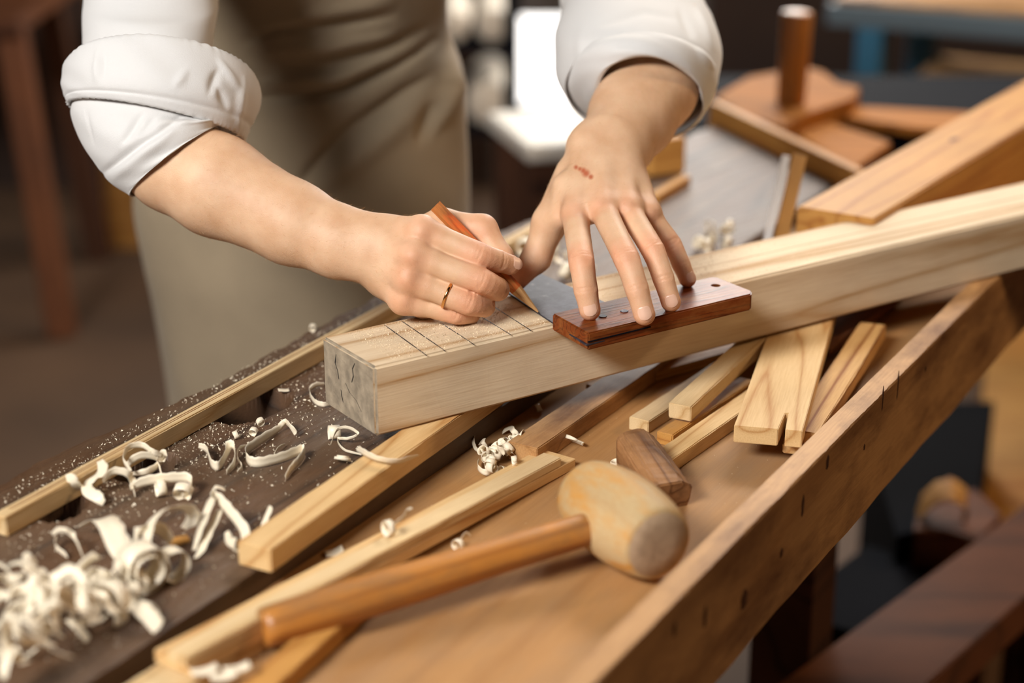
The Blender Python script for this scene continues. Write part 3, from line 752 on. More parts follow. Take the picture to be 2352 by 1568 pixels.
# nails: curved plates set into the fingertips
def nail_mesh(a, b, r, bk):
    ax = b-a; ax /= np.linalg.norm(ax); bk = bk-ax*(bk@ax); bk /= np.linalg.norm(bk); sd = np.cross(ax, bk)
    vs = []; fs = []; nu, nv = 12, 10; Lh = r*.66; 
    for i in range(nu+1):
        u = i/nu; x = (u-.60)*2*Lh
        hw = .64*math.sqrt(max(.02, 1-abs(2*u-1)**(3.2 if u > .5 else 2.6)*.93))
        for j in range(nv+1):
            an = (j/nv*2-1)*hw
            dome = max(0, x-0)*max(0, x-0)/(r*2.4)
            p = b+ax*x+(bk*math.cos(an)+sd*math.sin(an))*(r*1.022-dome)
            if i == 0: p = p-bk*.0007
            vs.append(p)
    for i in range(nu):
        for j in range(nv):
            q = i*(nv+1)+j; fs.append((q, q+nv+1, q+nv+2, q+1))
    n0 = len(vs); vs += [p-bk*.0009 for p in vs]; fs += [(f[3]+n0, f[2]+n0, f[1]+n0, f[0]+n0) for f in fs]
    return mesh_np('fingernail', vs, fs)
for a, b, r, bk in nails:
    o = obj('fingernail', nail_mesh(a, b, r, bk/np.linalg.norm(bk)), MAT['nail'], person, smooth=True)
# ring on the ring finger
p0, p1 = ring_finger[0], ring_finger[1]; c = p0+(p1-p0)*.655; ax = Vector(p1-p0).normalized()
bm = bmesh.new(); sg = 48; rg = []
for k in range(sg):
    a_ = 2*PI*k/sg; rr = .0112
    rg.append([bm.verts.new((xx, (rr+dr)*math.cos(a_), (rr+dr)*math.sin(a_))) for xx, dr in ((-.0012, 0), (-.0008, .0006), (.0008, .0006), (.0012, 0), (.0008, -.0008), (-.0008, -.0008))])
for k in range(sg):
    for j in range(6): bm.faces.new((rg[k][j], rg[k][(j+1) % 6], rg[(k+1) % sg][(j+1) % 6], rg[(k+1) % sg][j]))
bmesh.ops.recalc_face_normals(bm, faces=list(bm.faces))
tag(obj('finger_ring', bm, MAT['gold'], M=frame(c, ax), smooth=True), 'thin gold ring worn on the finger of the hand holding the pencil', 'ring')
# ---- pencil
tipp = Vector(G(1243.5, 724, Z_TOP+.0006)); top_ = Vector(V(1000, 472, 1.459)); ax = (top_-tipp); PL = ax.length; 
Mp = frame(tipp, ax, up=Vector(toCam(np.array(tipp))))
pen = empty('pencil', M=Mp); tag(pen, 'worn orange carpenter pencil held in fist, its point touching the beam', 'pencil')
pw, ph = .0052, .0033
def flat_sec(x, kx, ky): 
    c = .35
    pts = [(-pw, ph*c), (-pw*.55, ph), (pw*.55, ph), (pw, ph*c), (pw, -ph*c), (pw*.55, -ph), (-pw*.55, -ph), (-pw, -ph*c)]
    return [(x, y*kx, z*ky) for y, z in pts]
def loft_sec(secs):
    bm = bmesh.new(); rr = [[bm.verts.new(p) for p in s] for s in secs]; k = len(secs[0])
    for i in range(len(rr)-1):
        for j in range(k): bm.faces.new((rr[i][j], rr[i][(j+1) % k], rr[i+1][(j+1) % k], rr[i+1][j]))
    bm.faces.new(rr[0]); bm.faces.new(rr[-1][::-1]); bmesh.ops.recalc_face_normals(bm, faces=list(bm.faces)); return bm
MAT['penpaint'] = wood('orange_pencil_paint', srgb(190, 120, 64), srgb(110, 66, 38), ring=150, stretch=.1, dirt=srgb(232, 92, 36), dirt_amt=1.0, dirt_scale=70, rough=.4, seed=2)
MAT['penwood'] = wood('pencil_cedar', srgb(206, 164, 112), srgb(164, 116, 70), ring=150, stretch=.1, seed=2)
obj('barrel', loft_sec([flat_sec(x, 1, 1) for x in (.030, .05, PL*.5, PL-.001, PL)]), MAT['penpaint'], pen)
st_ = obj('sharpened_tip', loft_sec([flat_sec(.004, .14, .2), flat_sec(.012, .4, .48), flat_sec(.0302, .99, .99)]), MAT['penwood'], pen)
obj('lead', loft_sec([flat_sec(.0, .03, .04), flat_sec(.0045, .15, .21)]), MAT['graphite'], st_)

# ------------------------------------------------------------------ clothes: lofts through rings
def ring_pts(Lp, Rp, Fp, n=96, p0=0.0, p1=2*PI):
    c = (Lp+Rp)/2; a = Rp-c; b = Fp-c
    ph = np.linspace(p0, p1, n, endpoint=(p1-p0) < 2*PI-1e-6)
    return c, np.array([c+a*math.cos(t)+b*math.sin(t) for t in ph])
def spline_rows(rows, m):
    rows = [np.array(r) for r in rows]; out = []
    n = len(rows)
    for i in range(n-1):
        p0, p1, p2, p3 = rows[max(i-1, 0)], rows[i], rows[i+1], rows[min(i+2, n-1)]
        for k in range(m):
            t = k/m; out.append(.5*((2*p1)+(-p0+p2)*t+(2*p0-5*p1+4*p2-p3)*t*t+(-p0+3*p1-3*p2+p3)*t**3))
    out.append(rows[-1]); return np.array(out)
def cloth(name, rings, mat, parent, m=8, n=128, disp=None, closed=True, thick=.0012, p0=0.0, p1=2*PI, label=None):
    """rings: (L, R, F) world points"""
    rr = spline_rows([np.stack(r) for r in rings], m)
    rows = []; 
    for L_, R_, F_ in rr: rows.append(ring_pts(L_, R_, F_, n, p0, p1)[1])
    Vt = np.array(rows); R_n, Cn = Vt.shape[:2]
    cen = (rr[:, 0]+rr[:, 1])/2
    rad = Vt-cen[:, None]; rad /= np.linalg.norm(rad, axis=-1, keepdims=True)
    if disp is not None:
        uu = np.linspace(0, 1, R_n)[:, None]*np.ones((1, Cn)); vv = (np.linspace(p0, p1, Cn, endpoint=not closed))[None]*np.ones((R_n, 1))
        rel = Vt-CAM; d_ = rel@Fv; X_ = 1176+FPX*(rel@Rv)/d_; Y_ = 784-FPX*(rel@Uv)/d_
        Vt = Vt+rad*disp(uu, vv, X_, Y_)[..., None]
    faces = []
    for i in range(R_n-1):
        for j in range(Cn if closed else Cn-1):
            a_ = i*Cn+j; b_ = i*Cn+(j+1) % Cn; faces.append((a_, b_, b_+Cn, a_+Cn))
    me = mesh_np(name, Vt.reshape(-1, 3), faces)
    o = obj(name, me, mat, parent, smooth=True)
    md = o.modifiers.new('thickness', 'SOLIDIFY'); md.thickness = thick; md.offset = 0
    if label: o['label'] = label
    return o
def vn(seed, n=14):
    rs = np.random.RandomState(seed); K = [(rs.uniform(.6, 3), rs.uniform(.6, 4), rs.uniform(0, 6.28), rs.uniform(.3, 1)) for _ in range(n)]
    def f(x, y):
        r = 0
        for a_, b_, p_, w_ in K: r = r+w_*np.sin(a_*x+b_*y+p_)
        return r/n**.5
    return f
def crease(X, Y, pts, wdt, depth):
    seg = [math.hypot(b[0]-a[0], b[1]-a[1]) for a, b in zip(pts, pts[1:])]; tot = sum(seg); acc = 0
    best = np.full(X.shape, 1e9); par = np.zeros(X.shape)
    for ((x0, y0), (x1, y1)), l in zip(zip(pts, pts[1:]), seg):
        dx, dy = x1-x0, y1-y0; t = np.clip(((X-x0)*dx+(Y-y0)*dy)/(dx*dx+dy*dy), 0, 1)
        d = np.hypot(X-x0-t*dx, Y-y0-t*dy); m = d < best; best = np.where(m, d, best); par = np.where(m, (acc+t*l)/tot, par); acc += l
    tp = np.sin(np.pi*np.clip(par*.92+.04, 0, 1))**.8
    return depth*tp*np.exp(-(best/(wdt*(.5+.7*tp)))**2)
T = lambda *p: np.array(V(*p))
# right sleeve (image left)
f1, f2, f3 = vn(1), vn(2), vn(3)
cloth('shirt_sleeve', [(T(430, -760, 1.80), T(620, -640, 1.84), T(500, -740, 1.74)), (T(330, -650, 1.76), T(600, -560, 1.80), T(440, -640, 1.68)), (T(235, -480, 1.73), T(560, -480, 1.73), T(400, -480, 1.65)), (T(196, -60, 1.63), T(508, -60, 1.63), T(350, -30, 1.56)), (T(190, 40, 1.60), T(496, 40, 1.60), T(340, 70, 1.53)),
      (T(192, 150, 1.575), T(474, 150, 1.575), T(335, 180, 1.515))], MAT['white'], person, disp=lambda u, v, X, Y: .0012*f1(v*1.5, u*8), label='white sleeve of the upper arm beside the apron')
lowdisp = lambda u, v, X, Y: (crease(X, Y, [(330, 262), (282, 330)], 9, -.004)+crease(X, Y, [(425, 262), (370, 305), (300, 350), (236, 398)], 10, -.0055)+crease(X, Y, [(400, 290), (330, 350), (265, 405)], 15, .004)+
        crease(X, Y, [(360, 270), (320, 310)], 8, -.003)+crease(X, Y, [(440, 260), (500, 292)], 12, .003)+crease(X, Y, [(200, 250), (215, 330)], 4, -.001)+.0007*f2(v*4, u*9))
cloth('sleeve_turn_up', [(T(180, 215, 1.535), T(520, 270, 1.535), T(350, 220, 1.475)), (T(163, 262, 1.53), T(530, 290, 1.53), T(345, 262, 1.468)), (T(200, 345, 1.525), T(528, 290, 1.522), T(345, 290, 1.460)),
      (T(248, 412, 1.52), T(515, 290, 1.517), T(360, 320, 1.458)), (T(292, 444, 1.515), T(506, 292, 1.512), T(382, 350, 1.460)), (T(300, 449, 1.513), T(503, 295, 1.510), T(388, 356, 1.460))], MAT['white'], person, m=14, n=200, disp=lowdisp, label='creased white cloth around the elbow under the wide turned-up cuff')
def cuffd(u, v, X, Y):
    gath = .0016*np.sin(v*70+3*np.sin(v*9))*(np.exp(-(u/.14)**2)+np.exp(-((1-u)/.12)**2))
    fold = crease(X, Y, [(500, 135), (555, 215)], 7, .003)+crease(X, Y, [(480, 215), (500, 160)], 9, -.003)+crease(X, Y, [(560, 180), (545, 300)], 8, .003)+crease(X, Y, [(225, 110), (222, 190)], 7, .002)+crease(X, Y, [(240, 110), (240, 190)], 6, -.0015)
    fold += crease(X, Y, [(400, 200), (430, 160)], 9, .0018)+crease(X, Y, [(520, 250), (500, 200)], 8, -.003)
    return gath+fold+.0006*f3(v*5, u*6)-.0012*np.exp(-((u-.70)/.025)**2)
cuff_ = cloth('rolled_cuff', [(T(172, 162, 1.55), T(583, 182, 1.55), T(350, 82, 1.478)), (T(150, 172, 1.545), T(597, 205, 1.545), T(350, 86, 1.470)), (T(144, 195, 1.54), T(598, 232, 1.54), T(350, 140, 1.462)), (T(147, 215, 1.54), T(588, 265, 1.54), T(350, 195, 1.458)), (T(155, 234, 1.535), T(566, 312, 1.535), T(345, 236, 1.462)), (T(158, 240, 1.535), T(560, 324, 1.535), T(345, 243, 1.466))],
      MAT['white'], person, m=14, n=256, disp=cuffd, label='wide turned-up white cuff with stitched gathered edges')
# button hole slit in the cuff
o = obj('buttonhole', box_bm(-.0048, .0048, -.0003, .0003, -.0005, .0005, .0002), MAT['black'], cuff_, M=frame(T(180, 158, 1.4985), (1, 0, .02)))
# left sleeve (image right)
f4, f5 = vn(4), vn(5)
def ld(u, v, X, Y):
    return .0010*f4(v*3, u*7)+crease(X, Y, [(1380, 60), (1480, 30), (1560, 45)], 9, -.003)+crease(X, Y, [(1560, 20), (1590, 90)], 8, -.003)+crease(X, Y, [(1600, 20), (1640, 120)], 8, .003)+crease(X, Y, [(1340, 60), (1330, 190)], 12, .002)
cloth('shirt_sleeve', [(T(1080, -640, 1.86), T(1280, -780, 1.82), T(1170, -720, 1.76)), (T(1200, -600, 1.82), T(1420, -690, 1.80), T(1300, -660, 1.72)), (T(1250, -500, 1.82), T(1500, -500, 1.82), T(1370, -520, 1.73)), (T(1295, -200, 1.86), T(1590, -200, 1.86), T(1440, -230, 1.77)), (T(1288, 0, 1.78), T(1612, 0, 1.78), T(1460, -70, 1.70)), (T(1296, 20, 1.74), T(1636, 50, 1.74), T(1470, -20, 1.66)),
      (T(1274, 90, 1.69), T(1655, 120, 1.69), T(1476, 20, 1.62)), (T(1276, 150, 1.655), T(1650, 172, 1.655), T(1478, 58, 1.59)), (T(1300, 195, 1.635), T(1636, 205, 1.635), T(1478, 82, 1.578))], MAT['white'], person, m=12, n=160, disp=ld, label='white rolled sleeve of the arm reaching to the square')
cloth('rolled_cuff', [(T(1296, 170, 1.655), T(1648, 180, 1.655), T(1478, 75, 1.580)), (T(1306, 195, 1.64), T(1643, 200, 1.64), T(1478, 84, 1.568)), (T(1340, 212, 1.628), T(1632, 216, 1.628), T(1478, 106, 1.562)), (T(1366, 222, 1.620), T(1619, 226, 1.620), T(1478, 124, 1.562)), (T(1376, 224, 1.618), T(1613, 228, 1.618), T(1478, 130, 1.566))],
      MAT['white'], person, m=12, n=160, disp=lambda u, v, X, Y: .0008*f5(v*4, u*5)+crease(X, Y, [(1600, 110), (1640, 160)], 7, .003), label='white cuff turned up above the wrist by the square')
# shirt body
def TYr(l, r, y, Y, dep): return (TY(l, y, Y), TY(r, y, Y), TY((l+r)/2, y, Y)-np.array([0, dep, 0]))
cloth('shirt_body', [TYr(640, 850, -720, 1.76, .06), TYr(480, 1020, -560, 1.80, .10), TYr(430, 1090, -420, 1.86, .12), TYr(440, 1040, -200, 1.92, .12), TYr(450, 1025, 0, 1.97, .105), TYr(400, 1050, 200, 1.99, .10), TYr(360, 1060, 330, 1.99, .10)], MAT['white'], person, m=6, n=96)
fA = vn(11, 20)
def ad_(u, v, X, Y):
    r = crease(X, Y, [(560, 96), (640, 66), (760, 60), (900, 30)], 12, -.010)+crease(X, Y, [(600, 60), (760, 30), (900, 0)], 16, .006)
    r += crease(X, Y, [(620, 150), (760, 150), (860, 120), (980, 60)], 14, -.010)+crease(X, Y, [(600, 120), (760, 110), (900, 80)], 14, .008)
    r += crease(X, Y, [(560, 225), (680, 225), (800, 205), (900, 160), (1000, 90)], 12, -.012)+crease(X, Y, [(600, 190), (760, 185), (900, 130)], 14, .009)
    r += crease(X, Y, [(690, 420), (800, 310), (900, 240), (980, 180)], 20, -.014)+crease(X, Y, [(740, 430), (860, 320), (960, 250)], 28, .008)
    r += crease(X, Y, [(1000, 300), (1040, 200), (1035, 120)], 18, .012)+crease(X, Y, [(960, 330), (1010, 230)], 16, -.008)
    return r+.003*fA(v*3, u*6)
cloth('apron', [TYr(520, 960, -520, 1.79, .13), TYr(450, 1000, -250, 1.90, .13), TYr(452, 1024, -60, 1.95, .125), TYr(455, 1022, 50, 1.97, .120), TYr(430, 1046, 130, 1.98, .118), TYr(390, 1066, 190, 1.985, .12), TYr(335, 1072, 330, 1.99, .13), TYr(308, 1076, 450, 1.99, .135), TYr(330, 1078, 580, 1.99, .14), TYr(356, 1074, 700, 1.99, .14), TYr(398, 1066, 920, 1.99, .14), TYr(430, 1050, 1150, 1.99, .14)],
      MAT['apron'], person, m=14, n=260, disp=ad_, closed=False, p0=-.35, p1=PI+.35, thick=.0016, label='olive brown cloth apron with folds at the waist')
for sx in (-.08, .08):
    hp = hipc+np.array([sx, 0, 0])
    def rg_(z, r, y): return (np.array([hp[0]-r, y, z]), np.array([hp[0]+r, y, z]), np.array([hp[0], y-r*1.05, z]))
    cloth('trouser_leg', [rg_(.93, .070, hp[1]), rg_(.75, .078, hp[1]), rg_(.48, .070, hp[1]+.01), rg_(.10, .072, hp[1]+.05)], MAT['trousers'], person, m=5, n=40)
    bm = bmesh.new(); bmesh.ops.create_uvsphere(bm, u_segments=20, v_segments=12, radius=1)
    for v_ in bm.verts: v_.co = Vector((v_.co.x*.056, v_.co.y*.155, max(v_.co.z, -.4)*.085))
    bmesh.ops.translate(bm, verts=bm.verts, vec=(hp[0], hp[1]-.01, .034)); obj('shoe', bm, MAT['black'], person, smooth=True)

# ------------------------------------------------------------------ arm hair catching the window light
def arm_hair():
    nrmls = np.zeros(len(VV)*3, np.float32); me.vertices.foreach_get('normal', nrmls); nr = nrmls.reshape(-1, 3)
    rs = np.random.RandomState(3); vs = []; fs = []
    sel = np.where(((pxx > 440) & (pxx < 960) & (dv < 1.53) & (dv > 1.3) & (pyy > 290) & (pyy < 660)) | ((pxx > 1230) & (pxx < 1600) & (pyy < 470) & (pyy > 140) & (dv < 1.66)))[0]
    sel = rs.choice(sel, 3200)
    for i in sel:
        p = VV[i]; n_ = nr[i]; left = pxx[i] < 1100
        ax = (Rv*.85-Uv*.25) if left else (-Uv*.9-Rv*.25)
        d = n_*.55+ax*.8+rs.normal(0, .25, 3); d /= np.linalg.norm(d); L_ = rs.uniform(.002, .0055)
        sd = np.cross(d, rs.normal(0, 1, 3)); sd /= np.linalg.norm(sd); w_ = .00005
        q = len(vs); m_ = p+d*L_*.5+n_*L_*.08; e = p+d*L_-n_*L_*.12
        vs += [p-sd*w_, p+sd*w_, m_+sd*w_*.8, m_-sd*w_*.8, e]; fs += [(q, q+1, q+2, q+3), (q+3, q+2, q+4)]
    m = plain('arm_hair_mat', srgb(190, 140, 90), .4)
    tag(obj('arm_hair', mesh_np('arm_hair', vs, fs), m, person), kind='stuff')
arm_hair()

# ------------------------------------------------------------------ shavings
def catmull(pts, m):
    return spline_rows(pts, m)
def ribbon(pts, width, wd=(0, 0, 1), m=7, thick=.00022, label='', group=None, name='wood_shaving', taper=.5, twist=0.0, cat='shaving'):
    """pts: world points on the lower edge centre line"""
    C_ = catmull(pts, m); n = len(C_); vs = []
    wd = np.array(wd, float)
    for i in range(n):
        tg = C_[min(i+1, n-1)]-C_[max(i-1, 0)]; tg /= np.linalg.norm(tg)+1e-9
        w_ = wd-tg*(wd@tg)*.9; w_ /= np.linalg.norm(w_)+1e-9
        if twist:
            a_ = twist*(i/n-.5); w_ = w_*math.cos(a_)+np.cross(tg, w_)*math.sin(a_)
        u = i/(n-1); ww = width*(taper+(1-taper)*min(1, 6*u, 6*(1-u)))*(1+.05*math.sin(i*1.7))
        side = np.cross(tg, w_)
        for j in range(4):
            q = j/3-.5
            vs.append(C_[i]+w_*ww*(q+.5)+side*width*.06*(4*q*q-1))
    fs = [(i*4+j, i*4+j+1, i*4+j+5, i*4+j+4) for i in range(n-1) for j in range(3)]
    o = obj(name, mesh_np(name, vs, fs), MAT['shaving'], smooth=True)
    md = o.modifiers.new('thickness', 'SOLIDIFY'); md.thickness = thick; md.offset = 0
    return tag(o, label, cat, group)
def curl(c, r, width, turns, az, label, group, rise=.3, r2=None, tilt=0.0, ph=0.0, name='wood_shaving', cat='shaving'):
    """a coil about an axis; c: world centre"""
    r2 = r if r2 is None else r2
    ax = Vector((math.cos(az)*math.cos(tilt), math.sin(az)*math.cos(tilt), math.sin(tilt))); e1 = ax.cross(Vector((0, 0, 1)));
    if e1.length < .1: e1 = ax.cross(Vector((1, 0, 0)))
    e1.normalize(); e2 = ax.cross(e1)
    n = max(10, int(turns*22)); vs = []
    for i in range(n+1):
        u = i/n; t = ph+2*PI*turns*u; rr = r+(r2-r)*u; off = (u-.5)*turns*width*rise
        ww = width*(.45+.55*min(1, 7*u, 7*(1-u)))
        for j in range(3):
            p = Vector(c)+ax*(off+(j/2-.5)*ww)+(e1*math.cos(t)+e2*math.sin(t))*(rr+.02*width*math.sin(5*t))
            vs.append(p)
    fs = [(i*3+j, i*3+j+1, i*3+j+4, i*3+j+3) for i in range(n) for j in range(2)]
    o = obj(name, mesh_np(name, vs, fs), MAT['shaving'], smooth=True)
    md = o.modifiers.new('thickness', 'SOLIDIFY'); md.thickness = .00022; md.offset = 0
    return tag(o, label, cat, group)
S = lambda x, y, h=0: G(x, y, Z_SLAB+.0006+h)
ribbon([S(657, 972, .006), S(640, 992), S(600, 1020), S(566, 1046), S(572, 1068), S(600, 1072), S(650, 1060), S(690, 1044), S(700, 1046), S(690, 1065), S(668, 1085), S(655, 1104)], .0085, label='long flat shaving ribbon folded in a Z, left of the pine strip on the slab')
ribbon([S(648, 985, .001), S(656, 975, .004), S(666, 984, .006), S(676, 1000, .001)], .005, label='little crumpled shaving tip above the Z-folded ribbon')
ribbon([S(455, 1028, .006), S(474, 1040, .004), S(486, 1074), S(505, 1078), S(522, 1050, .003), S(534, 1030, .008), S(540, 1050, .004), S(538, 1072), S(520, 1090)], .0078, label='zigzag shaving ribbon on the slab just left of the Z-folded one')
ribbon([S(565, 1025, .003), S(548, 1035, .004), S(546, 1055), S(556, 1075), S(545, 1085)], .003, label='thin hooked shaving between the zigzag ribbon and the Z-folded one')
ribbon([S(745, 884, .002), S(722, 890, .003), S(711, 905), S(722, 926), S(742, 934), S(760, 930)], .0045, label='open loop of shaving against the grey end of the beam')
curl(S(768, 992, .0055), .0055, .009, 1.6, .2, 'short rolled shaving at the foot of the beam end', None, rise=.15)
curl(S(788, 1052, .004), .0078, .0022, 2.2, 1.2, 'small double ring of fine shaving beside the strip under the beam', None, tilt=1.1, rise=.6, r2=.004)
ribbon([S(760, 1022, .004), S(775, 990, .010), S(800, 985, .011), S(822, 1000, .006), S(800, 1010, .003), S(775, 1012), S(790, 1035), S(830, 1045, .004)], .0026, label='thin looping shaving in front of the beam end')
ribbon([S(818, 1034, .018), S(836, 1046, .019), S(870, 1060, .020), S(915, 1064, .020), S(962, 1046, .021)], .0065, label='curved shaving lying across the pine strip under the beam', wd=(.2, -.5, .8), taper=.15)
ribbon([S(655, 1022, .0), S(640, 1030, .002), S(630, 1045, .001)], .002, label='tiny sliver of shaving under the Z-folded ribbon')
# the group against the back strip
ribbon([S(300, 1085, .010), S(284, 1062, .016), S(295, 1035, .020), S(325, 1028, .020), S(352, 1045, .016), S(370, 1050, .013)], .005, label='tall open loop of shaving leaning on the back strip')
ribbon([S(292, 1075, .008), S(320, 1055, .014), S(352, 1055, .012), S(370, 1068, .006), S(340, 1090, .004), S(305, 1092, .004)], .006, label='oval loop of shaving in front of the tall open loop')
ribbon([S(372, 1098, .001), S(366, 1072, .006), S(378, 1050, .012), S(384, 1048, .013)], .006, label='upright bent shaving right of the oval loop')
ribbon([S(240, 1110, .012), S(262, 1090, .016), S(290, 1095, .014), S(302, 1120, .004), S(310, 1142, 0)], .006, label='arched shaving left of the oval loop')
ribbon([S(300, 1125, .004), S(340, 1114, .006), S(385, 1108, .007), S(432, 1108, .006), S(440, 1130, .002), S(420, 1145, 0)], .008, label='broad flat shaving ribbon below the loops, bent at its right end', wd=(0, 0, 1))
curl(S(370, 1120, .006), .006, .006, 1.8, .4, 'tight small curl on the broad flat ribbon', None)
curl(S(420, 1128, .006), .0068, .007, 1.4, 1.4, 'rounded curl at the right end of the broad flat ribbon', None, tilt=.5)
ribbon([S(222, 1060, .020), S(222, 1085, .016), S(190, 1110, .010), S(190, 1135, .006), S(215, 1152, .003), S(235, 1162, .0)], .009, label='crumpled shaving hanging over the back strip', wd=(.8, .2, .4))
ribbon([S(150, 1090, .020), S(158, 1115, .012), S(178, 1128, .004)], .008, label='small folded shaving on the back strip near its left end', wd=(.9, .1, .3))
ribbon([S(440, 1265, .0), S(452, 1215, .010), S(476, 1150, .020), S(490, 1148, .020), S(520, 1180, .014), S(552, 1225, .006), S(545, 1262, .001), S(520, 1250, .001), S(515, 1225, .003)], .0085, label='tall arched shaving ribbon ending in a loop near the pine strip end', wd=(.7, -.5, .3))
ribbon([S(498, 1170, .014), S(470, 1225, .006), S(445, 1282, 0)], .0075, label='straight leaning shaving behind the tall arch', wd=(.8, -.4, .3))
ribbon([S(482, 1135, .014), S(495, 1122, .018), S(518, 1128, .014)], .003, label='brown little hook of shaving above the tall arch', wd=(.2, 1, .3))
ribbon([S(618, 1160, .012), S(605, 1190, .006), S(592, 1222, 0)], .005, label='pointed sliver of shaving standing by the pine strip', wd=(.8, -.3, .3), taper=.1)
# middle roll and its ribbons
curl(S(325, 1300, .018), .0185, .020, 2.3, -.9, 'big loose round roll of shaving at the middle of the heap', None, rise=.1, r2=.008)
curl(S(395, 1295, .010), .011, .012, 1.5, -.9, 'smaller round roll right of the big one', None, rise=.1)
ribbon([S(330, 1270, .020), S(330, 1215, .026), S(360, 1180, .030), S(410, 1170, .026), S(428, 1185, .018), S(415, 1210, .010)], .010, label='broad shaving curling over above the big roll', wd=(.8, -.2, .5))
ribbon([S(175, 1210, .006), S(205, 1195, .020), S(225, 1210, .026), S(250, 1265, .022), S(285, 1310, .016)], .016, label='widest shaving, bright and flat, left of the big roll', wd=(.9, .3, .1))
ribbon([S(120, 1230, .008), S(145, 1222, .016), S(170, 1240, .010), S(190, 1280, .003)], .004, label='thin ring shaving left of the widest shaving', wd=(0, 0, 1))
ribbon([S(130, 1235, .004), S(128, 1260, .002), S(155, 1282, .0)], .004, label='crescent shaving left of the widest shaving')
ribbon([S(275, 1280, .010), S(310, 1240, .022), S(350, 1225, .020), S(390, 1250, .010)], .009, label='shaving band bridging over the big roll', wd=(.5, .5, .4))
chip = bmesh.new(); box_bm(-.007, .007, -.004, .004, 0, .003, .0005, bm=chip)
tag(obj('wood_chip', chip, MAT['pine_c'], M=frame(S(412, 1245), (1, .5, 0))), 'small orange wood chip between the big roll and the tall arch', 'chip')
# heap at lower left
rs = np.random.RandomState(12)
n_heap = 0
heap_px = []
for i in range(95):
    t = rs.uniform(0, 1); px = 10+330*t**1.1*1.0+rs.normal(0, 18); py = 1310+rs.uniform(0, 1)*240+rs.normal(0, 10)
    if px > 345-(py-1300)*.05 or py > 1570: continue
    # keep the dark slab bare toward its front edge
    q = G(px, py, Z_SLAB); cc = Nv@q; ss = Dv@q
    if cc < .735 or cc > .90: continue
    hmax = .030*max(.15, 1-abs(px-120)/260)
    h = rs.uniform(0, hmax); r = rs.uniform(.006, .0150)
    if rs.rand() < .38:
        curl(G(px, py, Z_SLAB+r+h), r, rs.uniform(.004, .009), rs.uniform(.55, 1.5), rs.uniform(0, PI), 'pale curled shaving in the heap at the lower left of the dark slab', 'shavings heaped on the dark slab', tilt=rs.uniform(-.6, .6), r2=r*rs.uniform(.5, 1.2), rise=rs.uniform(.1, .8), ph=rs.uniform(0, 6))
    else:
        a_ = rs.uniform(0, 2*PI); L_ = rs.uniform(.022, .05); p = np.array(G(px, py, Z_SLAB+.001+h)); d = np.array([math.cos(a_), math.sin(a_), 0])
        nrm_ = np.array([-d[1], d[0], 0])
        pts = [p-d*L_*.5+nrm_*rs.normal(0, .004), p-d*L_*.2+nrm_*rs.normal(0, .005)+np.array([0, 0, rs.uniform(.002, .014)]), p+d*L_*.15+nrm_*rs.normal(0, .005)+np.array([0, 0, rs.uniform(.002, .016)]), p+d*L_*.5+nrm_*rs.normal(0, .004)+np.array([0, 0, rs.uniform(0, .006)])]
        ribbon(pts, rs.uniform(.004, .010), wd=rs.normal(0, 1, 3)+np.array([0, 0, .6]), label='pale bent shaving in the heap at the lower left of the dark slab', group='bent shavings in the heap', twist=rs.uniform(-1.5, 1.5))
# sharply separate ones at the heap's right side
ribbon([S(250, 1330, .012), S(262, 1380, .008), S(262, 1440, .0)], .009, label='long hanging shaving at the right of the heap', wd=(.9, .2, .2))
ribbon([S(290, 1395, .010), S(325, 1425, .006), S(352, 1455, 0)], .011, label='broad shaving at the far right tip of the heap', wd=(.5, .6, .5))
ribbon([S(318, 1400, .002), S(345, 1395, .004), S(368, 1415, .001)], .004, label='small scrap of shaving beside the far right tip of the heap')
ribbon([S(150, 1425, .004), S(175, 1450, .003), S(195, 1475, 0)], .005, label='narrow slanting shaving at the front of the heap', wd=(.6, .6, .3))
# blurred shavings on the far part of the slab
for x_, y_, n_ in ((1245, 560, 9), (1640, 545, 10), (1330, 600, 4), (1180, 520, 4)):
    for q_ in range(n_):
        px, py = x_+rs.normal(0, 30), y_+rs.normal(0, 14); r = rs.uniform(.004, .010)
        g_ = G(px, py, Z_SLAB); 
        if not (.70 < Nv@g_ < .93): continue
        curl(G(px, py, Z_SLAB+r), r, rs.uniform(.004, .009), rs.uniform(.6, 1.5), rs.uniform(0, PI), 'blurred shaving on the far slab behind the marked beam', 'shavings on the slab behind the beam', tilt=rs.uniform(-.6, .6), r2=r*.8, rise=.4, ph=rs.uniform(0, 6))
